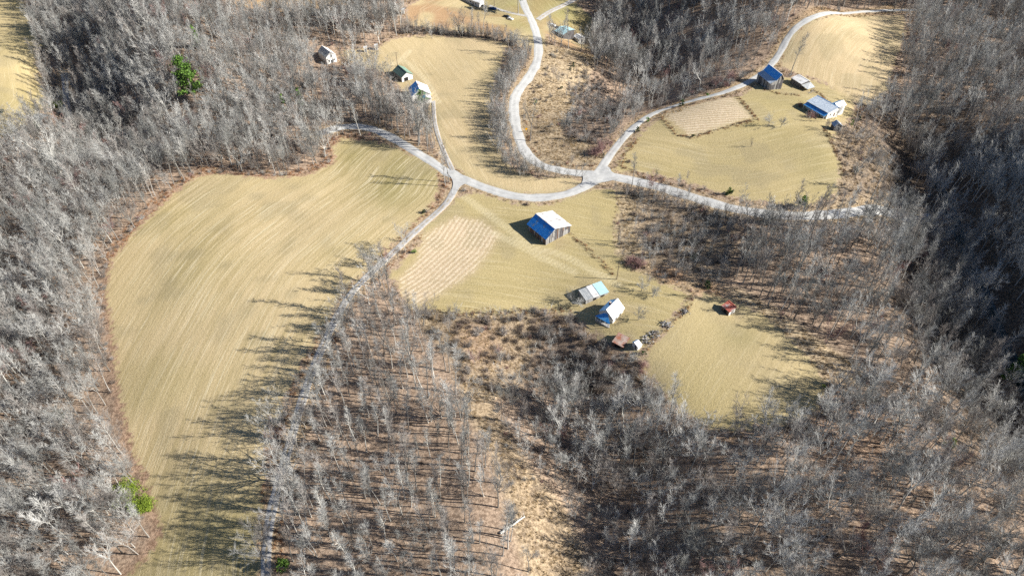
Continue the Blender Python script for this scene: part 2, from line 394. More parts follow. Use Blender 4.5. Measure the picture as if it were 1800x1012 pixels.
PATCH1 = P([(745, 412), (800, 380), (845, 388), (878, 412), (862, 440), (830, 480), (790, 506), (760, 522), (735, 538), (712, 520), (700, 492), (735, 455)])
PATCH2 = P([(1165, 205), (1180, 192), (1240, 180), (1288, 170), (1322, 206), (1270, 222), (1212, 240)])
p1s = sdf(cgx, cgy, PATCH1); p2s = sdf(cgx, cgy, PATCH2)
stub = np.maximum(sm(p1s, -4, 4), sm(p2s, -4, 4))
paint(fc, stub * .85, PINK)
rowd = np.where(p1s > -6, pdist(cgx, cgy, P([(905, 395), (870, 455), (800, 520), (740, 560)])), pdist(cgx, cgy, P([(1150, 190), (1290, 160), (1350, 150)])))
yrng = np.random.RandomState(2)
for bx_, by_, br_ in YARDS:
    c_ = P1(bx_, by_); paint(fc, np.exp(-(((cgx - c_[0]) ** 2 + (cgy - c_[1]) ** 2) / (br_ * .85) ** 2)) * .75 * sm(vnoise(cgx, cgy, 4, 41), .2, .6), np.array((.44, .345, .22)))
# woods floor colours
for k, a in ms.items(): paint(wc, sm(a, -4, 2) * .85, TAN)
paint(wc, sm(ms['cut'], -3, 3) * .8, np.array((.43, .325, .215))); paint(wc, sm(ms['south_thicket'], -3, 3) * (.2 + n2 * .5), TAN * .85); paint(wc, sm(ms['east_rough'], -3, 3) * (.55 + .35 * n2), np.array((.27, .21, .16)))
paint(wc, sm(ms['east_bank'], -3, 3) * .5, CLAY)
paint(wc, sm(sdf(cgx, cgy, WB['draw']), -3, 4) * .6, DARKL * 1.3); paint(wc, sm(sdf(cgx, cgy, WB['barn_brush']), -3, 4) * .6, TAN * .8)
for c, r, k, q in [((1800, 330), 1, .1, DARKL), ((1185, 485), 5, .95, CLAY), ((1160, 478), 4, .8, CLAY), ((1250, 510), 7, .7, CLAY), ((1400, 50), 10, .5, CLAY), ((440, 30), 30, .5, CLAY), ((1500, 760), 25, .35, RUST), ((840, 600), 10, .4, RUST), ((1180, 200), 3, .2, CLAY)]:
    paint(wc, blob(c, r) * k, q)
paint(wc, np.exp(-(pdist(cgx, cgy, P([(1640, 300), (1700, 400), (1760, 520), (1800, 640), (1860, 760)])) / 55) ** 4) * .85, DARKL * .8); paint(wc, sm(n3, .45, .8) * .35 * (sd[core] < -12), DARKL)  # gorge floor darkened in its colour to deepen the shade there
hayedge = np.exp(-(np.minimum(fs['hay'], 0) / 3.4) ** 2) * (fs['hay'] < 1); paint(wc, hayedge * .6, RUST * .95)
rd = road_dist(cgx, cgy); paint(wc, np.exp(-(np.maximum(rd, 0) / 2.5) ** 2) * .6, STRAW * .85); paint(fc, np.exp(-(np.maximum(rd, 0) / 1.8) ** 2) * .4, (.40, .36, .22))
mow = np.where(fs['hay'] > -4, pdist(cgx, cgy, WR[2][::4]), np.maximum.reduce(list(fs.values())))
for k, l_ in (('barn', [(690, 570), (900, 600), (1120, 650)]), ('east', [(1060, 330), (1300, 392), (1520, 350)]), ('lower', [(1090, 640), (1215, 480)]), ('upper', [(640, 100), (700, 200), (770, 330)]), ('north_east', [(1370, 130), (1390, 60), (1500, 10)])):
    mow = np.where(fs[k] > -1, pdist(cgx, cgy, smooth_line(P(l_))), mow)
streak = np.where(fs['hay'] > -3, .75, np.where(fs['lower'] > -3, .22, .42)) * (.45 + .9 * vnoise(cgx, cgy, 24, 31)); bare = sm(vnoise(cgx, cgy, 8, 33) * .6 + vnoise(cgx, cgy, 21, 34) * .4, .56, .74)
paint(fc, bare * .45, np.array((.42, .35, .22)))

# faint vehicle tracks worn into the grass
TRACKS = [P(t) for t in ([(812, 343), (850, 370), (905, 410), (930, 435), (985, 445), (1040, 475), (1085, 500)], [(770, 180), (755, 150), (735, 125), (712, 108)], [(640, 130), (700, 112), (720, 90)], [(870, 410), (930, 440), (1010, 478)])]
trk = np.zeros(len(cgx))
for t in TRACKS:
    d = pdist(cgx, cgy, smooth_line(t, 2)); trk = np.maximum(trk, np.exp(-((d - .95) / .75) ** 2))
me = bpy.data.meshes.new("terrain")
me.vertices.add(nx * ny); me.vertices.foreach_set('co', np.stack([gx, gy, gz2], 1).ravel())
i = np.arange((nx - 1) * (ny - 1)); r_, c_ = i // (nx - 1), i % (nx - 1); a = r_ * nx + c_
q = np.stack([a, a + 1, a + nx + 1, a + nx], 1).ravel()
me.loops.add(len(q)); me.loops.foreach_set('vertex_index', q); me.polygons.add(len(i))
me.polygons.foreach_set('loop_start', i * 4); me.polygons.foreach_set('use_smooth', np.ones(len(i), bool)); me.update(calc_edges=True)
def fattr(name, arr, default=0.0):
    full = np.full(gx.shape, default); full[core] = arr
    at = me.attributes.new(name, 'FLOAT', 'POINT'); at.data.foreach_set('value', full.astype(np.float32))
def cattr(name, arr, default):
    full = np.ones((len(gx), 4)); full[:, :3] = default; full[core, :3] = arr
    at = me.attributes.new(name, 'FLOAT_COLOR', 'POINT'); at.data.foreach_set('color', full.astype(np.float32).ravel())
fattr('clear', sd[core], -30); fattr('mow', mow); fattr('stubble', stub); fattr('rows', rowd); fattr('track', trk); fattr('streak', streak)
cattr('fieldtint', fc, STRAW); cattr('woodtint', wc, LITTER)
mg = NT('terrain_ground'); p = mg.pos(); px_ = mg.sep(p)
ns = mg.noise(p, .35, 4); nf = mg.noise(p, 2.2, 5, .75); nm = mg.noise(p, .12, 3)
edge = mg.ss(mg.math('ADD', mg.attr('clear'), mg.math('MULTIPLY', mg.math('SUBTRACT', ns, .5), 6.0)), -.8, .8)
md = mg.attr('mow')
vec = mg.xyz(mg.math('MULTIPLY', md, .55), mg.math('MULTIPLY', px_[0], .018), mg.math('MULTIPLY', px_[1], .018))
s1 = mg.noise(vec, 1.0, 4, .7)
vec2 = mg.xyz(mg.math('MULTIPLY', md, 2.2), mg.math('MULTIPLY', px_[0], .05), mg.math('MULTIPLY', px_[1], .05)); s2 = mg.noise(vec2, 1.0, 2, .6)
fcol = mg.attr('fieldtint', 'Color')
sk = mg.attr('streak')
fcol = mg.mix(mg.math('MULTIPLY', mg.math('MULTIPLY', mg.ss(s1, .40, .60), .85), sk), fcol, mg.mix(1.0, fcol, (.70, .70, .60), 'MULTIPLY'))
fcol = mg.mix(mg.math('MULTIPLY', mg.math('MULTIPLY', mg.ss(s2, .54, .68), .75), sk), fcol, (.90, .79, .58))
fcol = mg.mix(mg.math('MULTIPLY', mg.ss(nf, .30, .62), .5), mg.mix(1.0, fcol, (.60, .60, .55), 'MULTIPLY'), mg.mix(.12, fcol, (.8, .72, .5)))
rw = mg.math('SINE', mg.math('ADD', mg.math('MULTIPLY', mg.attr('rows'), 2.9), mg.math('MULTIPLY', ns, 2.5)))
nr = mg.noise(p, .9, 4, .7)
stb = mg.ss(mg.math('ADD', mg.attr('stubble'), mg.math('MULTIPLY', mg.math('SUBTRACT', ns, .5), 1.6)), .35, .7)
rwm = mg.math('MULTIPLY', mg.math('MULTIPLY', mg.ss(mg.math('ADD', mg.math('MULTIPLY', rw, .45), mg.math('MULTIPLY', nr, 3.4)), 1.2, 2.6), stb), .62)
fcol = mg.mix(mg.math('MULTIPLY', stb, mg.math('MULTIPLY', mg.ss(nr, .50, .62), .4)), fcol, (.42, .28, .19))
fcol = mg.mix(rwm, fcol, (.74, .64, .48))
fcol = mg.mix(mg.math('MULTIPLY', mg.attr('track'), .38), fcol, (.70, .62, .42))
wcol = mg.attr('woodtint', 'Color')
nw = mg.noise(p, .9, 5, .75)
wcol = mg.mix(mg.ss(nw, .38, .62), mg.mix(1.0, wcol, (.50, .48, .46), 'MULTIPLY'), mg.mix(.14, wcol, (.75, .6, .42)))
wcol = mg.mix(mg.math('MULTIPLY', mg.ss(ns, .50, .66), .45), wcol, (.19, .15, .12))
wcol = mg.mix(mg.math('MULTIPLY', mg.ss(nf, .50, .66), .6), wcol, (.10, .08, .065))
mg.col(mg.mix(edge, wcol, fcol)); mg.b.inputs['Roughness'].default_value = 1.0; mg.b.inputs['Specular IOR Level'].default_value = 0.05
mg.bump(mg.math('ADD', mg.math('MULTIPLY', nf, .6), nw), .55, .35)
ter = link('ground', me, mats=[mg.mat]); tag(ter, 'rolling winter farmland of straw coloured fields and leaf littered woodland floor', 'ground', kind='structure')

# roads
mr = NT('paved_road'); p = mr.pos(); uvn = mr.n("ShaderNodeUVMap"); uv = mr.sep(uvn.outputs[0])
ac = mr.math('ABSOLUTE', mr.math('SUBTRACT', uv[0], .5))
trc = mr.math('SUBTRACT', 1.0, mr.ss(mr.math('ABSOLUTE', mr.math('SUBTRACT', ac, .2)), .02, .13))
cr = mr.mix(mr.ss(mr.noise(p, .6, 4), .3, .7), (.40, .40, .39), (.50, .50, .49)); cr = mr.mix(mr.math('MULTIPLY', trc, .35), cr, (.58, .58, .57))
cr = mr.mix(mr.math('MULTIPLY', mr.ss(ac, .40, .5), .7), cr, (.38, .33, .24)); cr = mr.mix(mr.math('MULTIPLY', mr.ss(mr.noise(p, 3.0, 4), .6, .75), .3), cr, (.2, .2, .2))
mr.col(cr); mr.bump(mr.noise(p, 8, 2), .2, .05); M['paved'] = mr.mat
mr = NT('gravel_road'); p = mr.pos(); uvn = mr.n("ShaderNodeUVMap"); uv = mr.sep(uvn.outputs[0])
ac = mr.math('ABSOLUTE', mr.math('SUBTRACT', uv[0], .5))
cr = mr.mix(mr.ss(mr.noise(p, .9, 4), .35, .7), (.34, .33, .32), (.50, .485, .465))
cr = mr.mix(mr.math('MULTIPLY', mr.math('SUBTRACT', 1.0, mr.ss(ac, .04, .14)), mr.ss(mr.noise(p, .5, 3), .4, .6)), cr, (.34, .27, .17))
cr = mr.mix(mr.ss(mr.math('ADD', ac, mr.math('MULTIPLY', mr.noise(p, 1.5, 3), .16)), .46, .56), cr, (.42, .32, .20))
mr.col(cr); mr.bump(mr.noise(p, 5, 3), .4, .1); M['gravel'] = mr.mat
def HM(X, Y):  # height of the built terrain (with its small unevenness)
    X = np.asarray(X, float); Y = np.asarray(Y, float)
    ix = np.clip(np.searchsorted(xs, X) - 1, 0, nx - 2); iy = np.clip(np.searchsorted(ys, Y) - 1, 0, ny - 2)
    fx = (X - xs[ix]) / (xs[ix + 1] - xs[ix]); fy = (Y - ys[iy]) / (ys[iy + 1] - ys[iy]); Z = gz2.reshape(ny, nx)
    return (Z[iy, ix] * (1 - fx) + Z[iy, ix + 1] * fx) * (1 - fy) + (Z[iy + 1, ix] * (1 - fx) + Z[iy + 1, ix + 1] * fx) * fy
def hm(x, y): return float(HM(np.array([x]), np.array([y]))[0])
def strip(name, line, width, lift, mat, label, across=7):
    seg = np.linalg.norm(np.diff(line, axis=0), axis=1); s = np.r_[0, np.cumsum(seg)]; n = int(s[-1] / 1.6) + 2
    t = np.linspace(0, s[-1], n); L = np.stack([np.interp(t, s, line[:, 0]), np.interp(t, s, line[:, 1])], 1)
    T = np.gradient(L, axis=0); T /= np.linalg.norm(T, axis=1)[:, None]; N = np.stack([-T[:, 1], T[:, 0]], 1)
    wv = width * (1 + .26 * (vnoise(t, t * 0, 5, 9) - .5))
    mb = MB(); uvs = []
    us = np.linspace(0, 1, across)
    for j, u in enumerate(us):
        off = (u - .5) * wv; X = L[:, 0] + N[:, 0] * off; Y = L[:, 1] + N[:, 1] * off
        Z = HM(X, Y) + lift - (.22 if j in (0, across - 1) else 0) * 1.0
        mb.v += list(zip(X.tolist(), Y.tolist(), Z.tolist())); uvs += [(u, tt / width) for tt in t]
    for j in range(across - 1):
        for k in range(n - 1):
            mb.f.append((j * n + k, j * n + n + k, j * n + n + k + 1, j * n + k + 1)); mb.m.append(0)
    m = mb.mesh(name, [mat], True); ul = m.uv_layers.new(name='UVMap')
    li = np.empty(len(m.loops), int); m.loops.foreach_get('vertex_index', li); ul.data.foreach_set('uv', np.array(uvs)[li].ravel())
    o = link(name, m); tag(o, label, 'road', kind='structure'); return o
RL = ['pale worn paved road winding down from the top and away to the right', 'pale side road curving out of the woods below the upper field', 'narrow gravel driveway dropping beside the hayfield to the bottom edge', 'gravel drive climbing to the green gabled white house',
      'narrow lane climbing past the upper barn and around the top right field', 'shaded lane crossing the dark hollow at upper left', 'gravel spur to the parked vehicles at the top', 'gravel spur forking right at the top of the road']
for r, w, lb in zip(ROADS, WR, RL): strip(r[0], w, r[2], r[3], M[r[4]], lb)
def patchpoly(name, pxs, lift, mat, label):
    w = P(pxs)
    for _ in range(2): w = np.stack([w * .75 + np.roll(w, -1, 0) * .25, w * .25 + np.roll(w, -1, 0) * .75], 1).reshape(-1, 2)
    c = w.mean(0); mb = MB(); k = len(w); rings = 5
    for rr in range(1, rings + 1):
        for q_ in w: x, y = c + (q_ - c) * rr / rings; mb.v.append((x, y, hm(x, y) + lift))
    mb.v.append((c[0], c[1], hm(*c) + lift)); ctr = len(mb.v) - 1
    for j in range(k): mb.f.append((ctr, j, (j + 1) % k)); mb.m.append(0)
    for rr in range(rings - 1):
        for j in range(k): mb.f.append((rr * k + j, (rr + 1) * k + j, (rr + 1) * k + (j + 1) % k, rr * k + (j + 1) % k)); mb.m.append(0)
    m = mb.mesh(name, [mat], True); ul = m.uv_layers.new(name='UVMap'); ul.data.foreach_set('uv', np.full(len(m.loops) * 2, .42))
    tag(link(name, m), label, 'road', kind='structure')
patchpoly('road_junction', [(783, 302), (800, 298), (812, 308), (830, 317), (822, 322), (808, 328), (800, 345), (792, 340), (797, 325), (795, 315)], .31, M['paved'], 'paved fork where the side road meets the farm driveway')
patchpoly('road_junction', [(1022, 303), (1045, 303), (1060, 292), (1072, 294), (1075, 305), (1098, 312), (1075, 318), (1045, 324), (1025, 331), (1018, 328), (1026, 317)], .31, M['paved'], 'wide paved junction where three roads meet')

mw = NT('creek_water'); mw.b.inputs['Roughness'].default_value = .12; mw.b.inputs['Specular IOR Level'].default_value = .5; M['water'] = mw.col((.02, .035, .035))
CREEK = smooth_line(P([(1636, 292), (1652, 330), (1688, 420), (1725, 500), (1752, 580), (1785, 660), (1860, 790)]))
cr_ = strip('creek', CREEK, 3.6, .30, M['water'], 'dark creek running through the shaded gorge at the right'); cr_['category'] = 'creek'

# ------------------------------------------------------------------ trees
def V(*a): return Vector(a)
def rdir(rng, d, ang):
    """unit vector at angle ang from d, random azimuth"""
    a = d.cross(V(.37, .21, .9)).normalized(); b = d.cross(a); w = rng.uniform(0, 2 * math.pi)
    return (d * math.cos(ang) + (a * math.cos(w) + b * math.sin(w)) * math.sin(ang)).normalized()
def path(rng, p, d, L, n, wob, up):
    pts = [p.copy()]; d = d.copy()
    for k in range(n):
        d = (d + V(rng.gauss(0, wob), rng.gauss(0, wob), rng.gauss(0, wob * .6) + up)).normalized()
        p = p + d * (L / n); pts.append(p.copy())
    return pts
def along(pts, t):
    f = t * (len(pts) - 1); i = min(int(f), len(pts) - 2); return pts[i].lerp(pts[i + 1], f - i), (pts[i + 1] - pts[i]).normalized()
def bare_tree(seed, Ht, form):
    rng = random.Random(seed); T = MB(); C = MB(); r0 = .0095 * Ht + .03
    leaders = []
    if form == 'slender':
        t = path(rng, V(0, 0, -.6), V(0, 0, 1), Ht, 9, .035, .02); rad = [r0 * (1 - .92 * k / 9) + .015 for k in range(10)]; T.tube(t, rad, 5); leaders = [(t, .46, .088 * Ht + .6, r0, 36)]
    elif form == 'forked':
        hf = Ht * rng.uniform(.34, .5); t = path(rng, V(0, 0, -.6), V(0, 0, 1), hf, 5, .03, .02); T.tube(t, [r0 * (1 - .3 * k / 5) for k in range(6)], 5)
        for q in range(rng.choice((2, 3))):
            d = rdir(rng, V(0, 0, 1), R(rng.uniform(12, 26))); l = path(rng, t[-1], d, (Ht - hf) * rng.uniform(.85, 1.05), 6, .07, .07)
            T.tube(l, [r0 * .62 * (1 - .93 * k / 6) + .012 for k in range(7)], 4); leaders.append((l, .18, .10 * Ht + 1, r0 * .6, 19))
    elif form == 'broad':
        hf = Ht * rng.uniform(.2, .32); t = path(rng, V(0, 0, -.6), V(0, 0, 1), hf, 4, .03, .02); T.tube(t, [r0 * 1.25 * (1 - .25 * k / 4) for k in range(5)], 6)
        for q in range(rng.choice((4, 5, 6))):
            d = rdir(rng, V(0, 0, 1), R(rng.uniform(18, 48))); l = path(rng, t[-1], d, (Ht - hf) * rng.uniform(.8, 1.05), 6, .10, .09)
            T.tube(l, [r0 * .6 * (1 - .93 * k / 6) + .012 for k in range(7)], 4); leaders.append((l, .15, .12 * Ht + 1.2, r0 * .55, 15))
    for pts, st, Lb, rr, nb in leaders:
        nb = int(nb * 1.12)
        for b in range(nb):
            t = st + (1 - st) * (b + rng.random()) / nb; p, d = along(pts, min(t, .99)); k = 1 - (t - st) / (1 - st)
            L = Lb * (.35 + .75 * k) * rng.uniform(.65, 1.15); bd = rdir(rng, d, R(rng.uniform(28, 66)))
            if bd.z < .05: bd.z = .1; bd.normalize()
            bp = path(rng, p, bd, L, 3, .12, .13); br = rr * (.30 * k + .12) ; (T if br > .07 else C).tube(bp, [br, br * .7, br * .45, .012], 3)
            for s_ in range(max(3, int(L * 1.35))):
                q, qd = along(bp, rng.uniform(.2, 1)); sdv = rdir(rng, qd, R(rng.uniform(18, 45))); sl_ = L * rng.uniform(.22, .42) + .4
                e = q + (sdv + V(0, 0, .18)).normalized() * sl_; C.cone(q, e, .038)
                for w_ in range(5):
                    z = q.lerp(e, rng.uniform(.15, 1)); td = rdir(rng, sdv, R(rng.uniform(12, 42))); C.cone(z, z + (td + V(0, 0, .3)) * rng.uniform(.7, 1.6), .024)
    return T, C
def sapling(seed, Ht):
    rng = random.Random(seed); T = MB(); C = MB()
    for q in range(rng.choice((2, 3, 4))):
        d = rdir(rng, V(0, 0, 1), R(rng.uniform(2, 18))); l = path(rng, V(rng.uniform(-.3, .3), rng.uniform(-.3, .3), -.3), d, Ht * rng.uniform(.7, 1), 5, .07, .04)
        T.tube(l, [.09 * (1 - .85 * k / 5) for k in range(6)], 4)
        for b in range(16):
            p, d2 = along(l, rng.uniform(.25, .98)); bd = rdir(rng, d2, R(rng.uniform(25, 60))); e = p + bd * rng.uniform(1, 2.4); C.cone(p, e, .04)
            for w_ in range(6): z = p.lerp(e, rng.uniform(.2, 1)); C.cone(z, z + rdir(rng, bd, R(40)) * rng.uniform(.5, 1.2), .026)
    return T, C
def shrub(seed, Ht, n=26, spread=60):
    rng = random.Random(seed); C = MB()
    for q in range(n):
        d = rdir(rng, V(0, 0, 1), R(rng.uniform(4, spread))); p = V(rng.uniform(-.5, .5), rng.uniform(-.5, .5), -.2); L = Ht * rng.uniform(.5, 1); e = p + d * L; C.cone(p, e, .05)
        for s_ in range(7):
            z = p.lerp(e, rng.uniform(.25, .98)); sd_ = rdir(rng, d, R(rng.uniform(20, 60))); e2 = z + sd_ * L * rng.uniform(.2, .42); C.cone(z, e2, .03)
            for w_ in range(2): y = z.lerp(e2, rng.uniform(.3, 1)); C.cone(y, y + rdir(rng, sd_, R(40)) * rng.uniform(.25, .7), .022)
    return C
def tuft(seed, n=22, Ht=.9):
    rng = random.Random(seed); C = MB()
    for q in range(n):
        d = rdir(rng, V(0, 0, 1), R(rng.uniform(5, 60))); p = V(rng.gauss(0, .25), rng.gauss(0, .25), -.1); C.cone(p, p + d * Ht * rng.uniform(.5, 1.1), .06)
    return C
def leafquad(C, rng, p, s):
    a = V(rng.gauss(0, 1), rng.gauss(0, 1), rng.gauss(0, .6)).normalized() * s; b = a.cross(V(rng.gauss(0, 1), rng.gauss(0, 1), rng.gauss(0, 1))).normalized() * s * .5
    C.add([p - a, p + b, p + a, p - b], [(0, 1, 2, 3)])
def pine(seed, Ht, wid, nb=46, leaf=.42, per=26, base=.15):
    rng = random.Random(seed); T = MB(); C = MB(); t = path(rng, V(0, 0, -.5), V(0, 0, 1), Ht, 6, .02, .02); T.tube(t, [Ht * .016 * (1 - .9 * k / 6) + .02 for k in range(7)], 6)
    for b in range(nb):
        f = base + (1 - base) * (b + rng.random()) / nb; p, d = along(t, min(f, .99)); L = wid * (1.05 - f) ** .7 * rng.uniform(.55, 1.15) + .3
        w = rng.uniform(0, 6.28); bd = V(math.cos(w), math.sin(w), rng.uniform(-.05, .4)).normalized(); bp = path(rng, p, bd, L, 3, .08, .06); T.tube(bp, [.06, .045, .03, .01], 3)
        for q in range(int(per * (.4 + L / wid))):
            z, _ = along(bp, rng.uniform(.3, 1)); z = z + V(rng.gauss(0, .35), rng.gauss(0, .35), rng.gauss(0, .16)) * (wid / 4) ; leafquad(C, rng, z, leaf * rng.uniform(.6, 1.2))
    return T, C
def leafbush(seed, rad, Ht, n=900, leaf=.3, lobes=7):
    rng = random.Random(seed); T = MB(); C = MB(); cs = [(V(rng.gauss(0, rad * .45), rng.gauss(0, rad * .45), Ht * rng.uniform(.3, .75)), rad * rng.uniform(.3, .6)) for _ in range(lobes)]
    for c, r in cs: T.tube([V(0, 0, -.3), c * .6, c], [.12, .07, .03], 4)
    for q in range(n):
        c, r = rng.choice(cs); d = V(rng.gauss(0, 1), rng.gauss(0, 1), rng.gauss(.25, .9)).normalized(); p = c + d * r * rng.uniform(.6, 1.08)
        if p.z < .05: p.z = .1
        leafquad(C, rng, p, leaf * rng.uniform(.6, 1.2))
    return T, C

# prototypes: (trunk mesh, crown mesh, joined mesh, height, half width, words)
PROTO = []
def proto(form, seed, Ht, barkm, twigm, words, hw, maker=None):
    T, C = bare_tree(seed, Ht, form) if form != 'sapling' else sapling(seed, Ht)
    tm = T.mesh('trunk', [M[barkm]], True); cm = C.mesh('crown', [M[twigm]])
    J = MB(); J.v = T.v + C.v; b = len(T.v); J.f = T.f + [tuple(b + i for i in f) for f in C.f]; J.m = [0] * len(T.f) + [1] * len(C.f)
    PROTO.append(dict(t=tm, c=cm, j=J.mesh('bare_tree_joined', [M[barkm], M[twigm]]), h=Ht, w=hw, words=words, form=form))
proto('slender', 1, 27, 'bark_grey', 'twig_grey', 'tall slender grey', 3.5)
proto('slender', 2, 25, 'bark_pale', 'twig_grey', 'slender pale-barked', 3.5)
proto('slender', 3, 28, 'bark_grey', 'twig_brown', 'very tall brownish-grey', 3.5)
proto('slender', 4, 23, 'bark_grey', 'twig_grey', 'narrow grey', 3)
proto('forked', 5, 26, 'bark_grey', 'twig_grey', 'tall forked grey', 5)
proto('forked', 6, 24, 'bark_pale', 'twig_pale', 'forked pale-barked', 5)
proto('forked', 7, 22, 'bark_grey', 'twig_brown', 'forked brownish', 4.5)
proto('broad', 8, 22, 'bark_grey', 'twig_grey', 'wide-spreading grey', 7)
proto('broad', 9, 20, 'bark_grey', 'twig_brown', 'wide-spreading brownish', 6.5)
proto('broad', 10, 23, 'bark_pale', 'twig_pale', 'wide-spreading pale-limbed', 7)
proto('sapling', 11, 11, 'bark_grey', 'twig_grey', 'small multi-stemmed grey', 2.5)
proto('sapling', 12, 9, 'bark_grey', 'twig_brown', 'small multi-stemmed brown', 2.5)
proto('broad', 13, 15, 'bark_grey', 'twig_red', 'low round reddish', 5)
FOREST = [0, 1, 2, 3, 4, 5, 6, 7, 8, 9]

def scatter(x0, x1, y0, y1, sp, seed):
    r = np.random.RandomState(seed); X, Y = np.meshgrid(np.arange(x0, x1, sp), np.arange(y0, y1, sp))
    X = X + r.uniform(-.48, .48, X.shape) * sp; Y = Y + r.uniform(-.48, .48, Y.shape) * sp; return X.ravel(), Y.ravel(), r
BUILD_PX = [(966, 410, 13), (1042, 508, 10), (1077, 548, 10), (1093, 597, 7), (1119, 603, 5), (1280, 545, 7), (1350, 138, 14), (1410, 150, 12), (1455, 195, 15), (1474, 220, 9), (577, 97, 12), (708, 130, 11), (736, 163, 14), (838, 8, 22), (850, 14, 12), (990, 58, 9), (1018, 72, 6), (65, 207, 8), (642, 88, 5), (661, 84, 5), (708, 20, 5), (600, 150, 0)]
BW = [(P1(a, b), r) for a, b, r in BUILD_PX]
X, Y, r = scatter(-520, 520, 60, 600, 4.45, 5)
ok = (np.abs(X) < 95 + Y * .80)
X, Y = X[ok], Y[ok]
clear = np.full(X.shape, -99.0)
for k, p_ in WF.items(): clear = np.maximum(clear, sdf(X, Y, p_))
mead = np.full(X.shape, -99.0)
for k, p_ in WM.items(): mead = np.maximum(mead, sdf(X, Y, p_))
brush = np.full(X.shape, -99.0)
for k, p_ in WB.items(): brush = np.maximum(brush, sdf(X, Y, p_))
rdd = road_dist(X, Y); stand = sdf(X, Y, WSTAND)
keep = (clear < -2.5) & (rdd > 2.0) & (mead < 0) & ((brush < 0) | (r.rand(len(X)) < .95))

dens = vnoise(X, Y, 22, 12)
keep &= r.rand(len(X)) < np.where(stand > 0, .80, .62 + .55 * dens)
SPARSE = P([(1180, 740), (1450, 690), (1620, 640), (1800, 760), (1850, 1060), (1150, 1060)]); sps = sdf(X, Y, SPARSE)
keep &= ~((sps > 0) & (r.rand(len(X)) > .74)); keep &= ~((X > 60) & (sps <= 0) & (r.rand(len(X)) > .80))
SCRUB = P([(1480, 210), (1560, 230), (1620, 340), (1500, 362), (1470, 300)]); keep &= ~((sdf(X, Y, SCRUB) > 0) & (r.rand(len(X)) > .3))
for c, q in BW:
    if q: keep &= (X - c[0]) ** 2 + (Y - c[1]) ** 2 > q * q
# keep the lines of sight to the houses half hidden by woods as open as the photograph shows them
for a, b, dx_, dy_ in [(577, 112, 20, 30), (738, 185, 14, 14), (985, 70, 14, 12)]:
    c = P1(a, b); keep &= ~((np.abs(X - c[0]) < dx_ * .45) & (np.abs(Y - c[1]) < dy_ * .5))
keep &= pdist(X, Y, CREEK[::3]) > 4.0; NT3 = P([(322, 145), (352, 140), (372, 175), (372, 225), (340, 235), (322, 200)]); keep &= sdf(X, Y, NT3) < 0
NT1 = P([(686, 108), (732, 112), (768, 190), (764, 212), (730, 206), (700, 172), (686, 145)]); NT2 = P([(550, 78), (600, 80), (612, 120), (612, 172), (560, 178), (548, 130)])
keep &= (sdf(X, Y, NT1) < 0) & ~((sdf(X, Y, NT2) > 0) & (r.rand(len(X)) < .94))
EXTRA = []  # x, y, proto, scale
for line, hw, dn, ks, sc0 in [([(925, 98), (905, 130), (874, 180), (877, 235), (892, 275), (915, 300), (950, 313)], 5, .16, (10, 11, 10), .95), ([(712, 56), (780, 58), (850, 65), (900, 78), (932, 96)], 3.5, .16, (10, 11), .9), ([(735, 553), (830, 560), (930, 556)], 2.5, .14, (11, 10), .5),
                              ([(1088, 338), (1190, 356), (1290, 382), (1380, 388)], 4, .12, (10, 11), .75), ([(1010, 150), (1060, 200), (1120, 190)], 16, .035, (10, 8, 11), .7), ([(625, 530), (600, 575), (573, 640), (548, 710), (525, 790)], 3.0, .05, (7, 8, 4), 1.7), ([(520, 800), (497, 900), (486, 1000)], 3.0, .022, (7, 9, 5), 1.9), ([(655, 207), (700, 226), (745, 256), (780, 284)], 4, .05, (0, 3, 4), 1.8), ([(1150, 470), (1230, 440), (1280, 400)], 16, .05, (10, 11), .85), ([(680, 448), (640, 480)], 5, .05, (10, 11), .8), ([(1500, 235), (1530, 290), (1560, 340)], 18, .045, (7, 8, 10, 11), 1.0)]:
    w_ = P(line); sg = np.linalg.norm(np.diff(w_, axis=0), axis=1); cs_ = np.r_[0, np.cumsum(sg)]; n_ = int(cs_[-1] * 2 * hw * dn)
    t_ = r.uniform(0, cs_[-1], n_); xx = np.interp(t_, cs_, w_[:, 0]) + r.uniform(-hw, hw, n_); yy = np.interp(t_, cs_, w_[:, 1]) + r.uniform(-hw, hw, n_); rr_ = road_dist(xx, yy)
    for a_, b_, q_ in zip(xx, yy, rr_):
        if q_ > 1.2: k_ = ks[r.randint(len(ks))]; EXTRA.append((a_, b_, k_, sc0 * r.uniform(.7, 1.1) * (.45 if k_ < 10 else 1)))
X, Y, stand, sps, clear, brush = X[keep], Y[keep], stand[keep], sps[keep], clear[keep], brush[keep]
pi = r.choice(FOREST, len(X), p=[.12, .08, .11, .11, .15, .09, .12, .10, .08, .04])
pi = np.where((stand > 0) & (r.rand(len(X)) < .72), r.choice([0, 1, 2, 3], len(X)), pi)
pi = np.where((sps > 0) & (r.rand(len(X)) < .72), r.choice([4, 5, 6, 7, 8, 7], len(X)), pi)
sc_ = (.56 + .46 * r.beta(2.0, 1.7, len(X))); pi = np.where((stand <= 0) & (r.rand(len(X)) < .28), r.choice([7, 8, 7, 9, 12], len(X), p=[.32, .28, .22, .12, .06]), pi); sc_ = sc_ * (.9 + .22 * vnoise(X, Y, 40, 14))
small = (r.rand(len(X)) < .10); pi = np.where(small, r.choice([10, 11], len(X)), pi)
GL = P([(1600, 300), (1700, 300), (1850, 300), (1900, 600), (1850, 760), (1760, 700), (1680, 560), (1600, 430)]); gl_ = sdf(X, Y, GL) > 0; pi = np.where(gl_ & (r.rand(len(X)) < .7), r.choice([5, 9, 9, 1], len(X)), pi); sc_ = np.where(gl_, sc_ * 1.12, sc_)
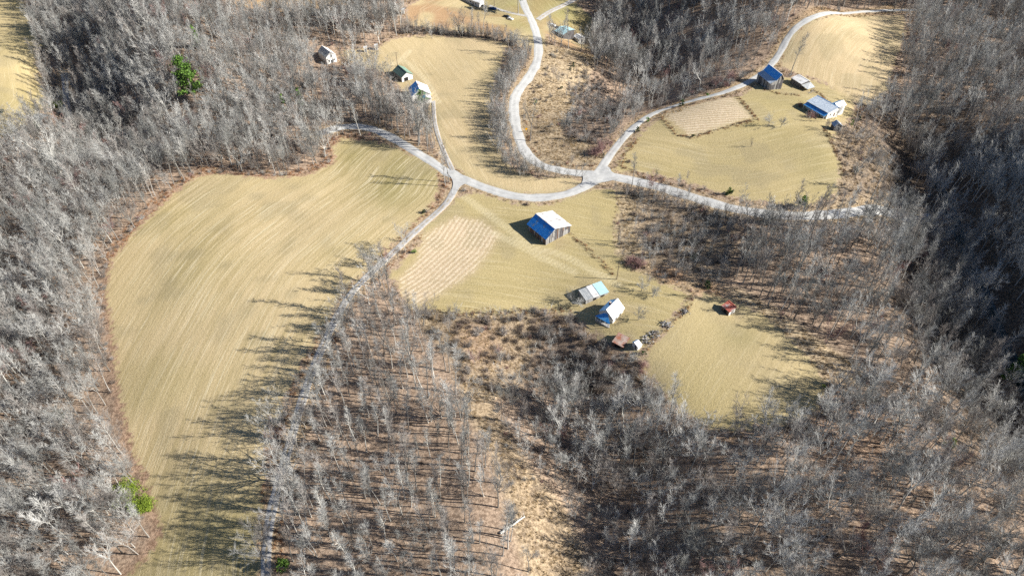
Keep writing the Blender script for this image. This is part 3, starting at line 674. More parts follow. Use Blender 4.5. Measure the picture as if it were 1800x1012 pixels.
inb = brush > 0; pi = np.where(inb, r.choice([10, 11, 8, 7], len(X), p=[.42, .34, .14, .10]), pi); sc_ = np.where(stand > 0, sc_ * .92, sc_); sc_ = np.where(pdist(X, Y, P([(870, 690), (920, 790), (985, 880), (1030, 980), (1050, 1090)])) < 13, sc_ * .55, sc_); sc_ = np.where(inb & (pi < 10), sc_ * .42, np.where(inb, sc_ * .8, sc_))
# smaller trees: roadside strip, hollow and the north hedge
for line, w_, s0 in [([(885, 110), (870, 190), (880, 260), (905, 295), (940, 312), (1010, 312)], 11, .55), ([(935, 95), (925, 110), (900, 140)], 9, .6), ([(1000, 150), (1100, 250)], 30, .62), ([(1150, 170), (1320, 110)], 14, .55), ([(1560, 330), (1480, 240)], 22, .6), ([(1400, 365), (1250, 340), (1150, 314), (1085, 300)], 9, .4), ([(803, 300), (785, 275)], 4, .5), ([(1340, 150), (1230, 172), (1160, 200), (1090, 260)], 9, .5)]:
    d = pdist(X, Y, P(line)); sc_ = np.where(d < w_, sc_ * s0, sc_)
# explicit trees: px base, proto, scale
for a, b, k, s_ in [(507, 848, 9, 1.0), (497, 838, 5, .95), (478, 770, 7, .9), (500, 742, 7, .85), (470, 960, 8, .85), (466, 985, 7, .9), (520, 905, 5, .9), (640, 463, 7, .5), (672, 452, 8, .42), (715, 425, 11, .8), (700, 455, 8, .45), (655, 470, 7, .5), (685, 462, 12, .5),
                    (975, 312, 10, .9), (985, 313, 10, .7), (1000, 313, 10, .7), (1012, 312, 10, .8), (930, 306, 10, 1.0), (945, 309, 11, 1.0), (1024, 311, 10, .6), (958, 311, 10, .9),
                    (1420, 212, 10, .5), (1135, 335, 3, .45), (1190, 338, 3, .5), (1295, 372, 3, .5), (1210, 345, 11, .9), (1503, 215, 4, .6), (1462, 216, 3, .5),
                    (1155, 515, 11, .5), (905, 690, 7, .8), (920, 750, 6, .8), (958, 790, 7, .8), (985, 730, 7, .75), (1000, 830, 7, .85), (1040, 860, 9, .7), (1075, 700, 8, .5),
                    (600, 160, 4, .6), (760, 68, 10, 1.0), (800, 66, 4, .5), (775, 66, 10, .9), (830, 66, 10, 1), (735, 60, 4, .5), (858, 68, 6, .55), (720, 58, 3, .5), (925, 300, 8, .45), (1320, 258, 11, .6), (1052, 660, 8, .5), (800, 560, 10, .9), (790, 585, 8, .5), (835, 640, 12, .45), (880, 640, 8, .5),
                    (1030, 250, 8, .5), (1075, 235, 8, .55), (1110, 200, 8, .55), (1000, 245, 11, .9), (1090, 250, 8, .5), (1250, 1040, 12, 1.0), (1060, 275, 12, .55), (1072, 262, 12, .5)]:
    EXTRA.append((*P1(a, b), k, s_))
E = np.array(EXTRA); X = np.r_[X, E[:, 0]]; Y = np.r_[Y, E[:, 1]]; pi = np.r_[pi, E[:, 2].astype(int)]; sc_ = np.r_[sc_, E[:, 3]]
Z = HM(X, Y) - .1; rz = r.uniform(0, 2 * math.pi, len(X)); tx = r.normal(0, .045, len(X)); ty = r.normal(0, .045, len(X))
ph = np.array([p_['h'] for p_ in PROTO])[pi] * sc_; pw = np.array([p_['w'] for p_ in PROTO])[pi] * sc_
bx, by = proj(X, Y, Z); cx, cy = proj(X, Y, Z + ph); dep = S2 * Y + S2 * (CAM_Z - Z)
inframe = (np.minimum(bx, cx) > -5) & (np.maximum(bx, cx) < 1805) & (cy > -15) & (by < 1050) & (np.minimum(cy, by) < 1005)
size = (np.hypot(cx - bx, cy - by) + pw * F / dep) * (pw * 2 * F / dep); size = np.where(inframe, size, 0)
order = np.argsort(-size); solo = set(order[:295].tolist())
LM = [((240, 885), 'the bright green bushes at lower left'), ((467, 1000), 'the driveway at the bottom edge'), ((478, 880), 'the shaded lower bend of the farm driveway'), ((515, 770), 'the middle bend of the farm driveway'), ((560, 640), 'the steep stretch of the farm driveway'), ((620, 520), 'the driveway below the barn field'),
      ((900, 925), 'the fallen white log'), ((945, 1005), 'the grassy cut at the bottom edge'), ((860, 780), 'the pale grass strip below the thicket'), ((800, 650), 'the top corner of the open stand'), ((700, 640), 'the upper middle of the open stand'), ((690, 780), 'the centre of the open stand'), ((620, 880), 'the lower left of the open stand'), ((780, 900), 'the lower right of the open stand'), ((700, 1000), 'the bottom edge of the open stand'),
      ((200, 620), "the hayfield's rusty left edge"), ((215, 740), "the hayfield's lower left edge"), ((270, 960), "the hayfield's bottom left corner"), ((195, 460), "the hayfield's bulging west corner"), ((300, 330), "the hayfield's rounded top corner"), ((450, 310), "the hayfield's straight top edge"), ((560, 290), 'the shaded hayfield corner near the side road'),
      ((20, 990), 'the bottom left corner of the view'), ((30, 800), 'the lower left border of the view'), ((30, 600), 'the left border of the view'), ((100, 500), 'the western woods'), ((120, 680), 'the woods west of the hayfield'), ((90, 300), 'the white-limbed sycamore'), ((100, 890), 'the dark woods at lower left'),
      ((1240, 750), "the lower pasture's bottom edge"), ((1440, 720), "the lower pasture's right corner"), ((1300, 545), 'the red-roofed shed'), ((1490, 640), 'the woods bordering the lower pasture'), ((1775, 645), 'the dark green pine in the right-hand shade'), ((1665, 780), 'the small green pine sapling'), ((1773, 805), 'the green cedar at the right edge'),
      ((1100, 780), 'the thicket draw'), ((1080, 900), 'the lower end of the draw'), ((1180, 990), 'the bottom edge right of the draw'), ((1250, 1000), 'the reddish round tree at the bottom edge'), ((1350, 850), 'the lower right woods'), ((1500, 800), 'the rusty clearing in the lower right woods'), ((1450, 980), 'the bottom edge of the lower right woods'), ((1650, 950), 'the bottom right woods'), ((1780, 1000), 'the bottom right corner of the view'), ((1780, 900), 'the right border low in the view'),
      ((1600, 500), 'the right-hand woods below the road'), ((1700, 450), 'the shaded gorge'), ((1640, 680), 'the wooded slope right of the pasture'), ((1400, 470), 'the woods below the county road'), ((1450, 390), 'the county road in the trees'), ((1560, 300), 'the scrub right of the upper farm'), ((1650, 150), 'the top right hillside'), ((1130, 130), 'the dark hollow at top centre'), ((1180, 440), 'the brush right of the big barn'), ((700, 250), 'the side road in the trees'), ((500, 190), 'the woods above the side road'), ((300, 200), 'the large green pine at upper left'), ((900, 200), 'the tree strip beside the county road'), ((1260, 820), 'the woods below the lower pasture'), ((990, 740), 'the head of the draw')]
LW = np.array([p_ for p_, _ in LM], float)
ORD = ['nearest', 'second nearest', 'third nearest', 'fourth nearest', 'fifth nearest', 'sixth nearest', 'seventh nearest', 'eighth nearest', 'ninth nearest', 'tenth nearest', 'eleventh nearest', 'twelfth nearest']
bk = {}
for i in sorted(solo):
    dd = np.hypot(LW[:, 0] - bx[i], LW[:, 1] - by[i]); j = int(dd.argmin()); bk.setdefault((j, PROTO[pi[i]]['words']), []).append((dd[j], i))
labels = {}
for (j, wd), l in bk.items():
    l.sort()
    for n_, (_, i) in enumerate(l): labels[i] = f"{wd} bare tree, {ORD[min(n_, 11)]} to {LM[j][1]}"
for i in sorted(solo):
    pr = PROTO[pi[i]]; e = empty('bare_tree', (X[i], Y[i], Z[i])); e.rotation_euler = (tx[i], ty[i], rz[i]); e.scale = (sc_[i],) * 3
    tag(e, labels[i], 'tree', 'leafless trees of the woods around the fields'); link('trunk', pr['t'], e); link('crown', pr['c'], e)

# everything past the 300: one object, instanced on points
def instancer(name, X, Y, Z, idx, scale, rot, meshes, label, cat):
    pc = bpy.data.collections.new(name + '_sources')
    obs = []
    for k, m in enumerate(meshes):
        o = bpy.data.objects.new(f"{name}_source_{k:02d}", m); pc.objects.link(o); obs.append(o)
    me = bpy.data.meshes.new(name); me.from_pydata(np.stack([X, Y, Z], 1).tolist(), [], [])
    for nm, ty_, ar, key in (('idx', 'INT', idx.astype(np.int32), 'value'), ('scl', 'FLOAT', scale.astype(np.float32), 'value'), ('rot', 'FLOAT_VECTOR', rot.astype(np.float32).ravel(), 'vector')):
        at = me.attributes.new(nm, ty_, 'POINT'); at.data.foreach_set(key, ar)
    o = link(name, me); g = bpy.data.node_groups.new(name + '_nodes', 'GeometryNodeTree')
    g.interface.new_socket('Geometry', in_out='INPUT', socket_type='NodeSocketGeometry'); g.interface.new_socket('Geometry', in_out='OUTPUT', socket_type='NodeSocketGeometry')
    gi = g.nodes.new('NodeGroupInput'); go = g.nodes.new('NodeGroupOutput'); ip = g.nodes.new('GeometryNodeInstanceOnPoints'); ci = g.nodes.new('GeometryNodeCollectionInfo')
    ci.inputs['Collection'].default_value = pc; ci.inputs['Separate Children'].default_value = True; ci.inputs['Reset Children'].default_value = True
    def na(nm, dt): n = g.nodes.new('GeometryNodeInputNamedAttribute'); n.data_type = dt; n.inputs[0].default_value = nm; return n.outputs['Attribute']
    L = g.links.new; L(gi.outputs[0], ip.inputs['Points']); L(ci.outputs[0], ip.inputs['Instance']); ip.inputs['Pick Instance'].default_value = True
    L(na('idx', 'INT'), ip.inputs['Instance Index']); L(na('rot', 'FLOAT_VECTOR'), ip.inputs['Rotation']); L(na('scl', 'FLOAT'), ip.inputs['Scale']); L(ip.outputs[0], go.inputs[0])
    md = o.modifiers.new('scatter', 'NODES'); md.node_group = g
    tag(o, label, cat, kind='stuff'); return o
rest = np.array([i for i in range(len(X)) if i not in solo])
instancer('woodland', X[rest], Y[rest], Z[rest], pi[rest], sc_[rest], np.stack([tx[rest], ty[rest], rz[rest]], 1), [p_['j'] for p_ in PROTO], 'leafless grey hardwood forest covering the slopes all around the fields', 'woods')
print('TREES', len(X))

# brush thickets
SH = [shrub(20, 3.2).mesh('shrub_a', [M['brush']]), shrub(21, 2.4).mesh('shrub_b', [M['brush']]), shrub(22, 4.2, 30, 45).mesh('shrub_c', [M['twig_brown']]), shrub(23, 3.8, 26, 50).mesh('shrub_d', [M['twig_grey']]), shrub(24, 2.6).mesh('shrub_e', [M['twig_red']])]
X2, Y2, r2 = scatter(-400, 400, 60, 560, 2.7, 6); okk = np.abs(X2) < 40 + Y2 * .72; X2, Y2 = X2[okk], Y2[okk]
c2 = np.full(X2.shape, -99.0)
for p_ in WF.values(): c2 = np.maximum(c2, sdf(X2, Y2, p_))
b2 = np.full(X2.shape, -99.0)
for p_ in WB.values(): b2 = np.maximum(b2, sdf(X2, Y2, p_))
m2 = np.full(X2.shape, -99.0)
for p_ in WM.values(): m2 = np.maximum(m2, sdf(X2, Y2, p_))
rd2 = road_dist(X2, Y2); nn = vnoise(X2, Y2, 9, 21); st2 = sdf(X2, Y2, WSTAND)
prob = np.where(b2 > 0, .48 + .35 * (nn > .4), np.where(m2 > 0, .26 * (nn > .55), .10 + .22 * (nn > .45)))
prob = np.where((c2 > -5) & (c2 < -1) & (b2 < 0), .3, prob); prob = np.where(st2 > 0, .06, prob); prob = np.where(sdf(X2, Y2, WB['barn_brush']) > 0, .36, prob); prob = np.where((c2 > -6) & (c2 < -1) & (sdf(X2, Y2, WF['hay']) > -6), .65, prob)
prob = np.where(sdf(X2, Y2, WM['east_rough']) > 0, .5, prob); prob = np.where(sdf(X2, Y2, P([(962, 285), (1050, 288), (1045, 255), (990, 245), (940, 240)])) > 0, .04, prob)
k2 = (r2.rand(len(X2)) < prob) & (c2 < -1) & (rd2 > 1.8)
for c, q in BW:
    if q: k2 &= (X2 - c[0]) ** 2 + (Y2 - c[1]) ** 2 > (q * .75) ** 2
X2, Y2 = X2[k2], Y2[k2]; n_ = len(X2)
instancer('brush', X2, Y2, HM(X2, Y2), r2.choice(5, n_, p=[.3, .24, .22, .18, .06]), np.where(b2[k2] > 0, 1.0, .62) * r2.uniform(.45, 1.15, n_), np.stack([np.zeros(n_), np.zeros(n_), r2.uniform(0, 6.28, n_)], 1), SH, 'tangled brown leafless brush filling draws and field margins', 'brush')
print('BRUSH', n_)
# dry grass tussocks
TF = [tuft(30).mesh('tuft_a', [M['dry_grass']]), tuft(31, 18, .7).mesh('tuft_b', [M['dry_grass']]), tuft(32, 22, 1.1).mesh('tuft_c', [M['rust_weed']])]
X3, Y3, r3 = scatter(-330, 360, 66, 520, 1.25, 8); okk = np.abs(X3) < 20 + Y3 * .72; X3, Y3 = X3[okk], Y3[okk]
c3 = np.full(X3.shape, -99.0)
for p_ in WF.values(): c3 = np.maximum(c3, sdf(X3, Y3, p_))
m3 = np.full(X3.shape, -99.0)
for p_ in WM.values(): m3 = np.maximum(m3, sdf(X3, Y3, p_))
n3_ = vnoise(X3, Y3, 7, 25); rd3 = road_dist(X3, Y3)
FEN = [[(1137, 612), (1165, 583), (1205, 545), (1215, 521)], [(1005, 413), (1028, 432), (1052, 455), (1078, 482)], [(1295, 170), (1315, 190), (1331, 211)], [(1331, 211), (1280, 224), (1215, 242), (1192, 238), (1160, 208)], [(1092, 292), (1120, 305), (1190, 325), (1262, 343)], [(1118, 246), (1100, 272), (1090, 290)], [(1388, 128), (1402, 142), (1440, 165), (1470, 190)], [(735, 546), (820, 552), (900, 548), (1000, 543)], [(924, 215), (930, 245), (943, 272), (965, 286), (1005, 292), (1045, 291)], [(1345, 158), (1370, 166), (1400, 168)], [(1450, 228), (1465, 255), (1482, 300)]]
fd = np.full(X3.shape, 99.0)
for f_ in FEN: fd = np.minimum(fd, pdist(X3, Y3, P(f_)))
prob = np.where(m3 > 0, .55 * (n3_ > .3) + .15, 0.0); prob = np.where((c3 > -7) & (c3 < -.5), .5, prob); prob = np.where(fd < 1.3, .75, prob); prob = np.where((rd3 < 4) & (rd3 > .6) & (c3 < 0), .4, prob)
k3 = (r3.rand(len(X3)) < prob) & (rd3 > .5)
X3, Y3, c3, fd = X3[k3], Y3[k3], c3[k3], fd[k3]; n_ = len(X3); hd = sdf(X3, Y3, WF['hay'])
ti = r3.choice(2, n_); ti = np.where((hd > -9) & (r3.rand(n_) < .75), 2, ti); ti = np.where((fd < 1.3) & (r3.rand(n_) < .5), 2, ti)
instancer('tall_dry_grass', X3, Y3, HM(X3, Y3), ti, r3.uniform(.6, 1.3, n_), np.stack([np.zeros(n_), np.zeros(n_), r3.uniform(0, 6.28, n_)], 1), TF, 'tawny and rusty tall dry grass tussocks along margins and rough meadows', 'grass')
print('TUFTS', n_)

# evergreens and single shrubs
def green(name, T, C, lm, px, s, label, cat, group=None):
    x, y = P1(*px); e = empty(name, (x, y, hm(x, y)), random.uniform(0, 6)); e.scale = (s,) * 3; tag(e, label, cat, group)
    link('trunk', T.mesh('trunk', [M['bark_grey']], True), e); link('foliage', C.mesh('foliage', [M[lm]]), e); return e
T, C = pine(40, 23, 8.5, 70, .6, 44); green('pine_tree', T, C, 'needle', (343, 172), 1.1, 'large bright green pine rising out of the grey woods at upper left', 'pine tree')
T, C = pine(41, 15, 4, 40, .5, 22); green('pine_tree', T, C, 'needle', (350, 88), 1, 'smaller green pine above the large bright pine in the upper left woods', 'pine tree')
T, C = pine(42, 16, 3, 30, .45, 18, .35); green('pine_tree', T, C, 'needle', (533, 200), 1, 'thin green pine at the right of a pair in the woods above the side road', 'pine tree')
T, C = pine(43, 14, 2.4, 26, .45, 14, .3); green('pine_tree', T, C, 'needle', (502, 205), 1, 'faint thin pine, left of a pair in the woods above the side road', 'pine tree')
T, C = pine(44, 15, 5, 34, .5, 22, .4); green('pine_tree', T, C, 'needle', (742, 200), 1, 'open-crowned green pine standing in front of the green gabled white house', 'pine tree')
T, C = pine(45, 24, 9, 46, .7, 30, .45); green('pine_tree', T, C, 'needle_dark', (911, 24), 1, 'tall dark spreading pine beside the road at the top edge', 'pine tree')
T, C = pine(46, 9, 4.5, 34, .45, 30, .2); green('pine_tree', T, C, 'needle', (1408, 366), .8, 'small round-crowned green pine beside the county road at right', 'pine tree')
T, C = pine(47, 16, 5, 46, .55, 26); green('pine_tree', T, C, 'needle', (1770, 668), .9, 'dark green pine standing in the blue shade at the right edge', 'pine tree')
T, C = leafbush(48, 4.6, 4.0, 5200, .22, 18); green('evergreen_bush', T, C, 'leaf_bright', (229, 868), .95, 'upper and broader of two bright yellow-green bushes beside the hayfield', 'bush')
T, C = leafbush(49, 4.2, 3.6, 4600, .22, 17); green('evergreen_bush', T, C, 'leaf_bright', (254, 892), .9, 'lower of two bright yellow-green bushes beside the hayfield', 'bush')
T, C = leafbush(50, 3, 6, 700, .45); green('evergreen_bush', T, C, 'leaf_bright', (102, 190), .9, 'light green bush beside the shaded lane in the upper left hollow', 'bush')
T, C = pine(51, 8, 5, 36, .5, 30, .1); green('pine_tree', T, C, 'needle_dark', (65, 232), 1, 'low dark green pine below the grey shed roof at far left', 'pine tree')
T, C = leafbush(52, 1.6, 2.4, 300, .3); green('evergreen_bush', T, C, 'needle_dark', (5, 200), 1, 'small dark bush alone in the grass at the left edge', 'bush')
T, C = pine(53, 8, 2.6, 30, .4, 18, .2); green('pine_tree', T, C, 'needle', (502, 1004), 1, 'small green pine right of the driveway at the bottom edge', 'pine tree')
for i_, (px, s, lb) in enumerate([((1280, 341), 1.1, 'left and larger of two dark cedars at the bottom of the upper right field'), ((1286, 341), .9, 'right and smaller of two dark cedars at the bottom of the upper right field'), ((1198, 186), 1.2, 'round dark cedar where the hill lane passes the pale stubble patch'), ((1137, 215), .9, 'small dark cedar between the hill lane and the pasture fence'), ((1120, 231), .9, 'small cedar low beside the hill lane'), ((1217, 241), .7, 'tiny dark cedar on the weedy line between two upper right plots'),
    ((1497, 219), .9, 'left of two small green cedars right of the small grey shed'), ((1508, 213), 1.0, 'right of two small green cedars right of the small grey shed'), ((1243, 505), 1.1, 'lone round cedar at the top of the lower pasture'), ((1244, 168), .8, 'dark cedar above the hill lane'), ((1007, 118), .9, 'upper of two tiny cedars on the rough hillside'), ((1003, 124), .8, 'lower of two tiny cedars on the rough hillside'),
    ((942, 182), .8, 'dark small cedar close to the right side of the county road'), ((987, 158), .8, 'small green cedar halfway up the rough hillside'), ((745, 375), .7, 'small dark cedar left of the farm driveway beside the hayfield'), ((729, 445), .8, 'small dark cedar at the lower left of the stubble patch'), ((1060, 277), .7, 'small green cedar near the foot of the hill lane'), ((1132, 622), .7, 'small green cedar at the pasture corner below the white shed'),
    ((1668, 784), 1.3, 'small bright green sapling pine in the lower right woods'), ((1776, 806), 1.4, 'small green cedar near the right edge low in the view'), ((1504, 303), .9, 'small green cedar in the scrub right of the upper field'), ((1447, 680), .6, 'tiny green seedling at the right tip of the lower pasture'), ((108, 735), 1.8, 'small green pine deep in the left woods'), ((1220, 458), 1.2, 'small green cedar in the brush right of the big barn')]):
    T, C = leafbush(60 + i_, 1.3, 3.0, 260, .26, 6) if i_ % 2 else pine(60 + i_, 3.8, 1.5, 22, .28, 16, .05)
    green('cedar_bush', T, C, 'leaf_bright' if i_ in (18, 19, 21) else ('needle' if i_ % 3 == 0 else 'needle_dark'), px, s, lb, 'cedar', 'small evergreen cedars dotted about the farms')
def oneshrub(name, px, seed, Ht, mat, s, label, n=40, spread=70):
    x, y = P1(*px); e = empty(name, (x, y, hm(x, y))); e.scale = (s,) * 3; tag(e, label, 'shrub'); link('stems', shrub(seed, Ht, n, spread).mesh('stems', [M[mat]]), e)
oneshrub('round_shrub', (1406, 187), 90, 3.2, 'twig_red', 1.0, 'upper of two round leafless shrubs left of the pale blue roofed house')
oneshrub('round_shrub', (1424, 206), 91, 4.0, 'twig_red', 1.05, 'larger reddish round shrub touching the pale blue roofed house', 70)
oneshrub('round_shrub', (1056, 268), 92, 5.0, 'twig_red', 1.4, 'purplish leafless shrub mass beside the foot of the hill lane', 70)
oneshrub('round_shrub', (1046, 272), 93, 4.5, 'twig_red', 1.2, 'lower end of the purplish shrub mass near the junction', 60)
oneshrub('round_shrub', (1106, 285), 94, 1.8, 'brush', 1.0, 'small dark shrub in the grass right of the junction', 30)
oneshrub('round_shrub', (1260, 150), 95, 4.5, 'twig_red', 1.4, 'purplish brush on the bank below the dark hollow', 60)
oneshrub('round_shrub', (1285, 140), 96, 4.5, 'twig_red', 1.3, 'purplish brush on the bank just left of the upper barn', 60)
oneshrub('round_shrub', (926, 360), 97, 1.5, 'brush', 1.0, 'small dark brush heap between the road and the big barn', 40, 80)
oneshrub('round_shrub', (1122, 468), 98, 3.0, 'twig_red', 1.6, 'long reddish bramble patch at the edge of brush right of the pole', 60, 80)
oneshrub('round_shrub', (1108, 462), 99, 2.6, 'twig_red', 1.4, 'left end of the reddish bramble patch right of the pole', 60, 80)
for px, sd_, Ht_, lb in [((1004, 528), 110, 6.0, 'larger hazy bare fruit tree at the left end of the long shed'), ((1016, 538), 111, 4.5, 'smaller bare fruit tree below the left end of the long shed'), ((1127, 512), 112, 6.0, 'bare fruit tree above the yard between the pole and the orange bank'), ((1148, 521), 113, 4.5, 'small bare fruit tree beside the orange clay bank'),
                         ((1122, 562), 114, 6.5, 'bare fruit tree just right of the white farmhouse'), ((1350, 222), 115, 7.5, 'wide hazy bare tree at the corner of the upper stubble patch'), ((1372, 224), 116, 6.0, 'right neighbour of the wide hazy tree by the upper stubble patch')]:
    rg_ = random.Random(sd_); x, y = P1(*px); e = empty('fruit_tree', (x, y, hm(x, y))); tag(e, lb, 'tree')
    tm = MB().tube([V(0, 0, -.3), V(.1, 0, Ht_ * .3)], [.16, .11], 6); tm.build('trunk', M['bark_grey'], e, True); C = MB(); Ls = []
    for q_ in range(11):
        d_ = rdir(rg_, V(0, 0, 1), R(rg_.uniform(10, 68))); l_ = path(rg_, V(.1, 0, Ht_ * .28), d_, Ht_ * rg_.uniform(.45, .75), 3, .15, .08); C.tube(l_, [.07, .05, .03, .01], 3)
        for k_ in range(16):
            z_, dz_ = along(l_, rg_.uniform(.25, 1)); b_ = rdir(rg_, dz_, R(rg_.uniform(25, 65))); e_ = z_ + b_ * rg_.uniform(.6, 1.5); C.cone(z_, e_, .03)
            for w_ in range(4): y_ = z_.lerp(e_, rg_.uniform(.2, 1)); C.cone(y_, y_ + rdir(rg_, b_, R(45)) * rg_.uniform(.3, .8), .022)
    C.build('crown', M['twig_grey'], e)
# the white sycamore
x, y = P1(108, 305); e = empty('sycamore_tree', (x, y, hm(x, y))); e.rotation_euler = (0, -.05, .6); tag(e, 'white-limbed bare sycamore spreading wide over the grey woods at left', 'tree')
mp = plain('sycamore_bark', (.80, .79, .74)); T, C = bare_tree(77, 27, 'broad'); link('trunk', T.mesh('trunk', [mp], True), e); link('crown', C.mesh('crown', [M['bark_pale']]), e)
# fallen log
a = P1(880, 938); b = P1(922, 909); mb = MB(); pts = [V(*(a + (b - a) * t), hm(*(a + (b - a) * t)) + .45) for t in np.linspace(0, 1, 7)]; mb.tube(pts, [.38, .36, .33, .3, .26, .2, .12], 7, cap=True)
e = empty('fallen_log', (0, 0, 0)); tag(e, 'fallen white tree trunk lying across the grassy cut near the bottom', 'log'); mb.build('trunk', mp, e, True)
mb = MB(); rg = random.Random(5)
for t in (4, 5, 6):
    for k in range(3): mb.cone(pts[t], pts[t] + V(rg.uniform(-1.5, 1.5), rg.uniform(-1, 2), rg.uniform(.2, 1.2)), .06)
mb.build('broken_branches', mp, e)

# ------------------------------------------------------------------ buildings
def ray_at(px, h):
    """point over the terrain at height h above the ground under it"""
    x, y = P1(px[0], px[1], h); return np.array([x, y])
def building(name, label, A, B, Cc, hl, hr, rf, rh, roofL, roofR, wall, over=.35, cat='barn', windows=(), doors=(), chimney=None, front_wall=None, foundation=None, open_side=None, knee=None):
    """A front-left eave, B front-right eave, Cc back-left eave (photo pixels); rf ridge position 0..1 from left, rh ridge height"""
    a = ray_at(A, hl); b = ray_at(B, hr); c = ray_at(Cc, hl); w = b - a; l = c - a
    Wd = np.linalg.norm(w); Ln = np.linalg.norm(l); ang = math.atan2(w[1], w[0]); la = math.atan2(l[1], l[0]) - math.pi / 2
    dd = (la - ang + math.pi) % (2 * math.pi) - math.pi; ang = ang + dd / 2
    cen = a; gz_ = min(hm(*a), hm(*b), hm(*c), hm(*(b + l))) ; zref = h1(*a)
    e = empty(name, (a[0], a[1], zref), ang); tag(e, label, cat); lo = gz_ - zref - .3
    xr = Wd * rf; W_, t = M[wall], .12
    FW = M[front_wall or wall]
    prof = [(0, lo), (Wd, lo), (Wd, hr), (xr, rh), (Wd * knee[0], knee[1]), (0, hl)] if knee else [(0, lo), (Wd, lo), (Wd, hr), (xr, rh), (0, hl)] if 0 < rf < 1 else [(0, lo), (Wd, lo), (Wd, hr), (0, hl)]
    mb = MB(); mb.slab([(x_, 0, z_) for x_, z_ in prof], t); mb.build('front_wall', FW, e)
    mb = MB(); mb.slab([(x_, Ln, z_) for x_, z_ in prof[::-1]], t); mb.build('back_wall', W_, e)
    mb = MB(); mb.slab([(0, Ln - t, lo), (0, t, lo), (0, t, hl), (0, Ln - t, hl)], t); mb.build('left_wall', W_, e)
    if open_side != 'right': mb = MB(); mb.slab([(Wd, t, lo), (Wd, Ln - t, lo), (Wd, Ln - t, hr), (Wd, t, hr)], t); mb.build('right_wall', W_, e)
    else:
        mb = MB()
        for k in range(4): mb.box((Wd - .1, .2 + (Ln - .4) * k / 3, (hr + lo) / 2), (.16, .16, hr - lo))
        mb.build('posts', W_, e)
    def slope(x0, z0, x1, z1, mat, nm, ext):
        dx, dz = x1 - x0, z1 - z0; L = math.hypot(dx, dz); ux, uz = dx / L, dz / L
        if ext < 0: x0 -= ux * over; z0 -= uz * over
        elif ext > 0: x1 += ux * over; z1 += uz * over
        q = [(x0, -over, z0 + .06), (x1, -over, z1 + .06), (x1, Ln + over, z1 + .06), (x0, Ln + over, z0 + .06)]
        mb = MB(); mb.slab(q, -.0001 + .05); ro = mb.build(nm, M[mat], e)
        n = max(4, int((Ln + 2 * over) / .75)); mb = MB(); nrm = V(-uz, 0, ux)
        for k in range(n + 1):
            yy = -over + .03 + (Ln + 2 * over - .06) * k / n; p0 = V(x0, yy, z0 + .085) ; p1 = V(x1, yy, z1 + .085)
            mb.slab([p0 + V(0, -.03, 0) + nrm * .01, p1 + V(0, -.03, 0) + nrm * .01, p1 + V(0, .03, 0) + nrm * .01, p0 + V(0, .03, 0) + nrm * .01], .05)
        mb.build('roof_seams', M[mat], ro)
        return ro
    if 0 < rf < 1:
        if knee: slope(0, hl, Wd * knee[0], knee[1], roofL, 'roof', -1); o_ = over; over = .0001; over = o_; slope(Wd * knee[0], knee[1], xr, rh, knee[2], 'roof', 0)
        else: slope(0, hl, xr, rh, roofL, 'roof', -1)
        slope(xr, rh, Wd, hr, roofR, 'roof', 1)
        mb = MB(); mb.box((xr, Ln / 2, rh + .13), (.32, Ln + 2 * over, .07)); mb.build('ridge_cap', M[roofR], e)
    else: slope(0, hl, Wd, hr, roofR, 'roof', 1)
    def opening(nm, face, u, z, w_, h_, m, frame=True):
        if face == 'front': c_ = (u * Wd, -.03, z); d_ = (w_, .08, h_)
        elif face == 'left': c_ = (-.03, u * Ln, z); d_ = (.08, w_, h_)
        else: c_ = (Wd + .03, u * Ln, z); d_ = (.08, w_, h_)
        o = MB().box(c_, d_).build(nm, M[m], e)
        if frame:
            k = .035; f = MB()
            if face == 'front':
                for s_ in (-1, 1): f.box((c_[0] + s_ * w_ / 2, c_[1] - k, z), (.09, .06, h_ + .1)); f.box((c_[0], c_[1] - k - .004, z + s_ * h_ / 2), (w_, .06, .09))
            else:
                sg = -1 if face == 'left' else 1
                for s_ in (-1, 1): f.box((c_[0] + sg * k, c_[1] + s_ * w_ / 2, z), (.06, .09, h_ + .1)); f.box((c_[0] + sg * (k + .004), c_[1], z + s_ * h_ / 2), (.06, w_, .09))
            f.build('frame', M['white_wood'] if nm == 'window' else M['plank_grey'], o)
    for f_, u, z, w_, h_ in windows: opening('window', f_, u, z, w_, h_, 'glass')
    for f_, u, w_, h_, m in doors: opening('door', f_, u, h_ / 2 + .05, w_, h_, m)
    if chimney: x_, y_, zt, m = chimney; o = MB().box((x_ * Wd, y_ * Ln, zt - 1.0), (.7, .7, 2.2)).build('chimney', M[m], e); MB().box((x_ * Wd, y_ * Ln, zt + .14), (.86, .86, .1)).build('chimney_cap', M['concrete'], o)
    if foundation: MB().box((Wd / 2, Ln / 2, lo + .3), (Wd + .15, Ln + .15, .6)).build('foundation', M[foundation], e)
    print('BLD', name, round(Wd, 1), round(Ln, 1), 'skew', round(math.degrees(dd), 1))
    for yy in (0, Ln):
        ca, sa = math.cos(ang), math.sin(ang); wx = a[0] + xr * ca - yy * sa; wy = a[1] + xr * sa + yy * ca; print('   ridge', [round(float(v)) for v in proj(wx, wy, zref + rh)])
    return e, Wd, Ln, ang, lo
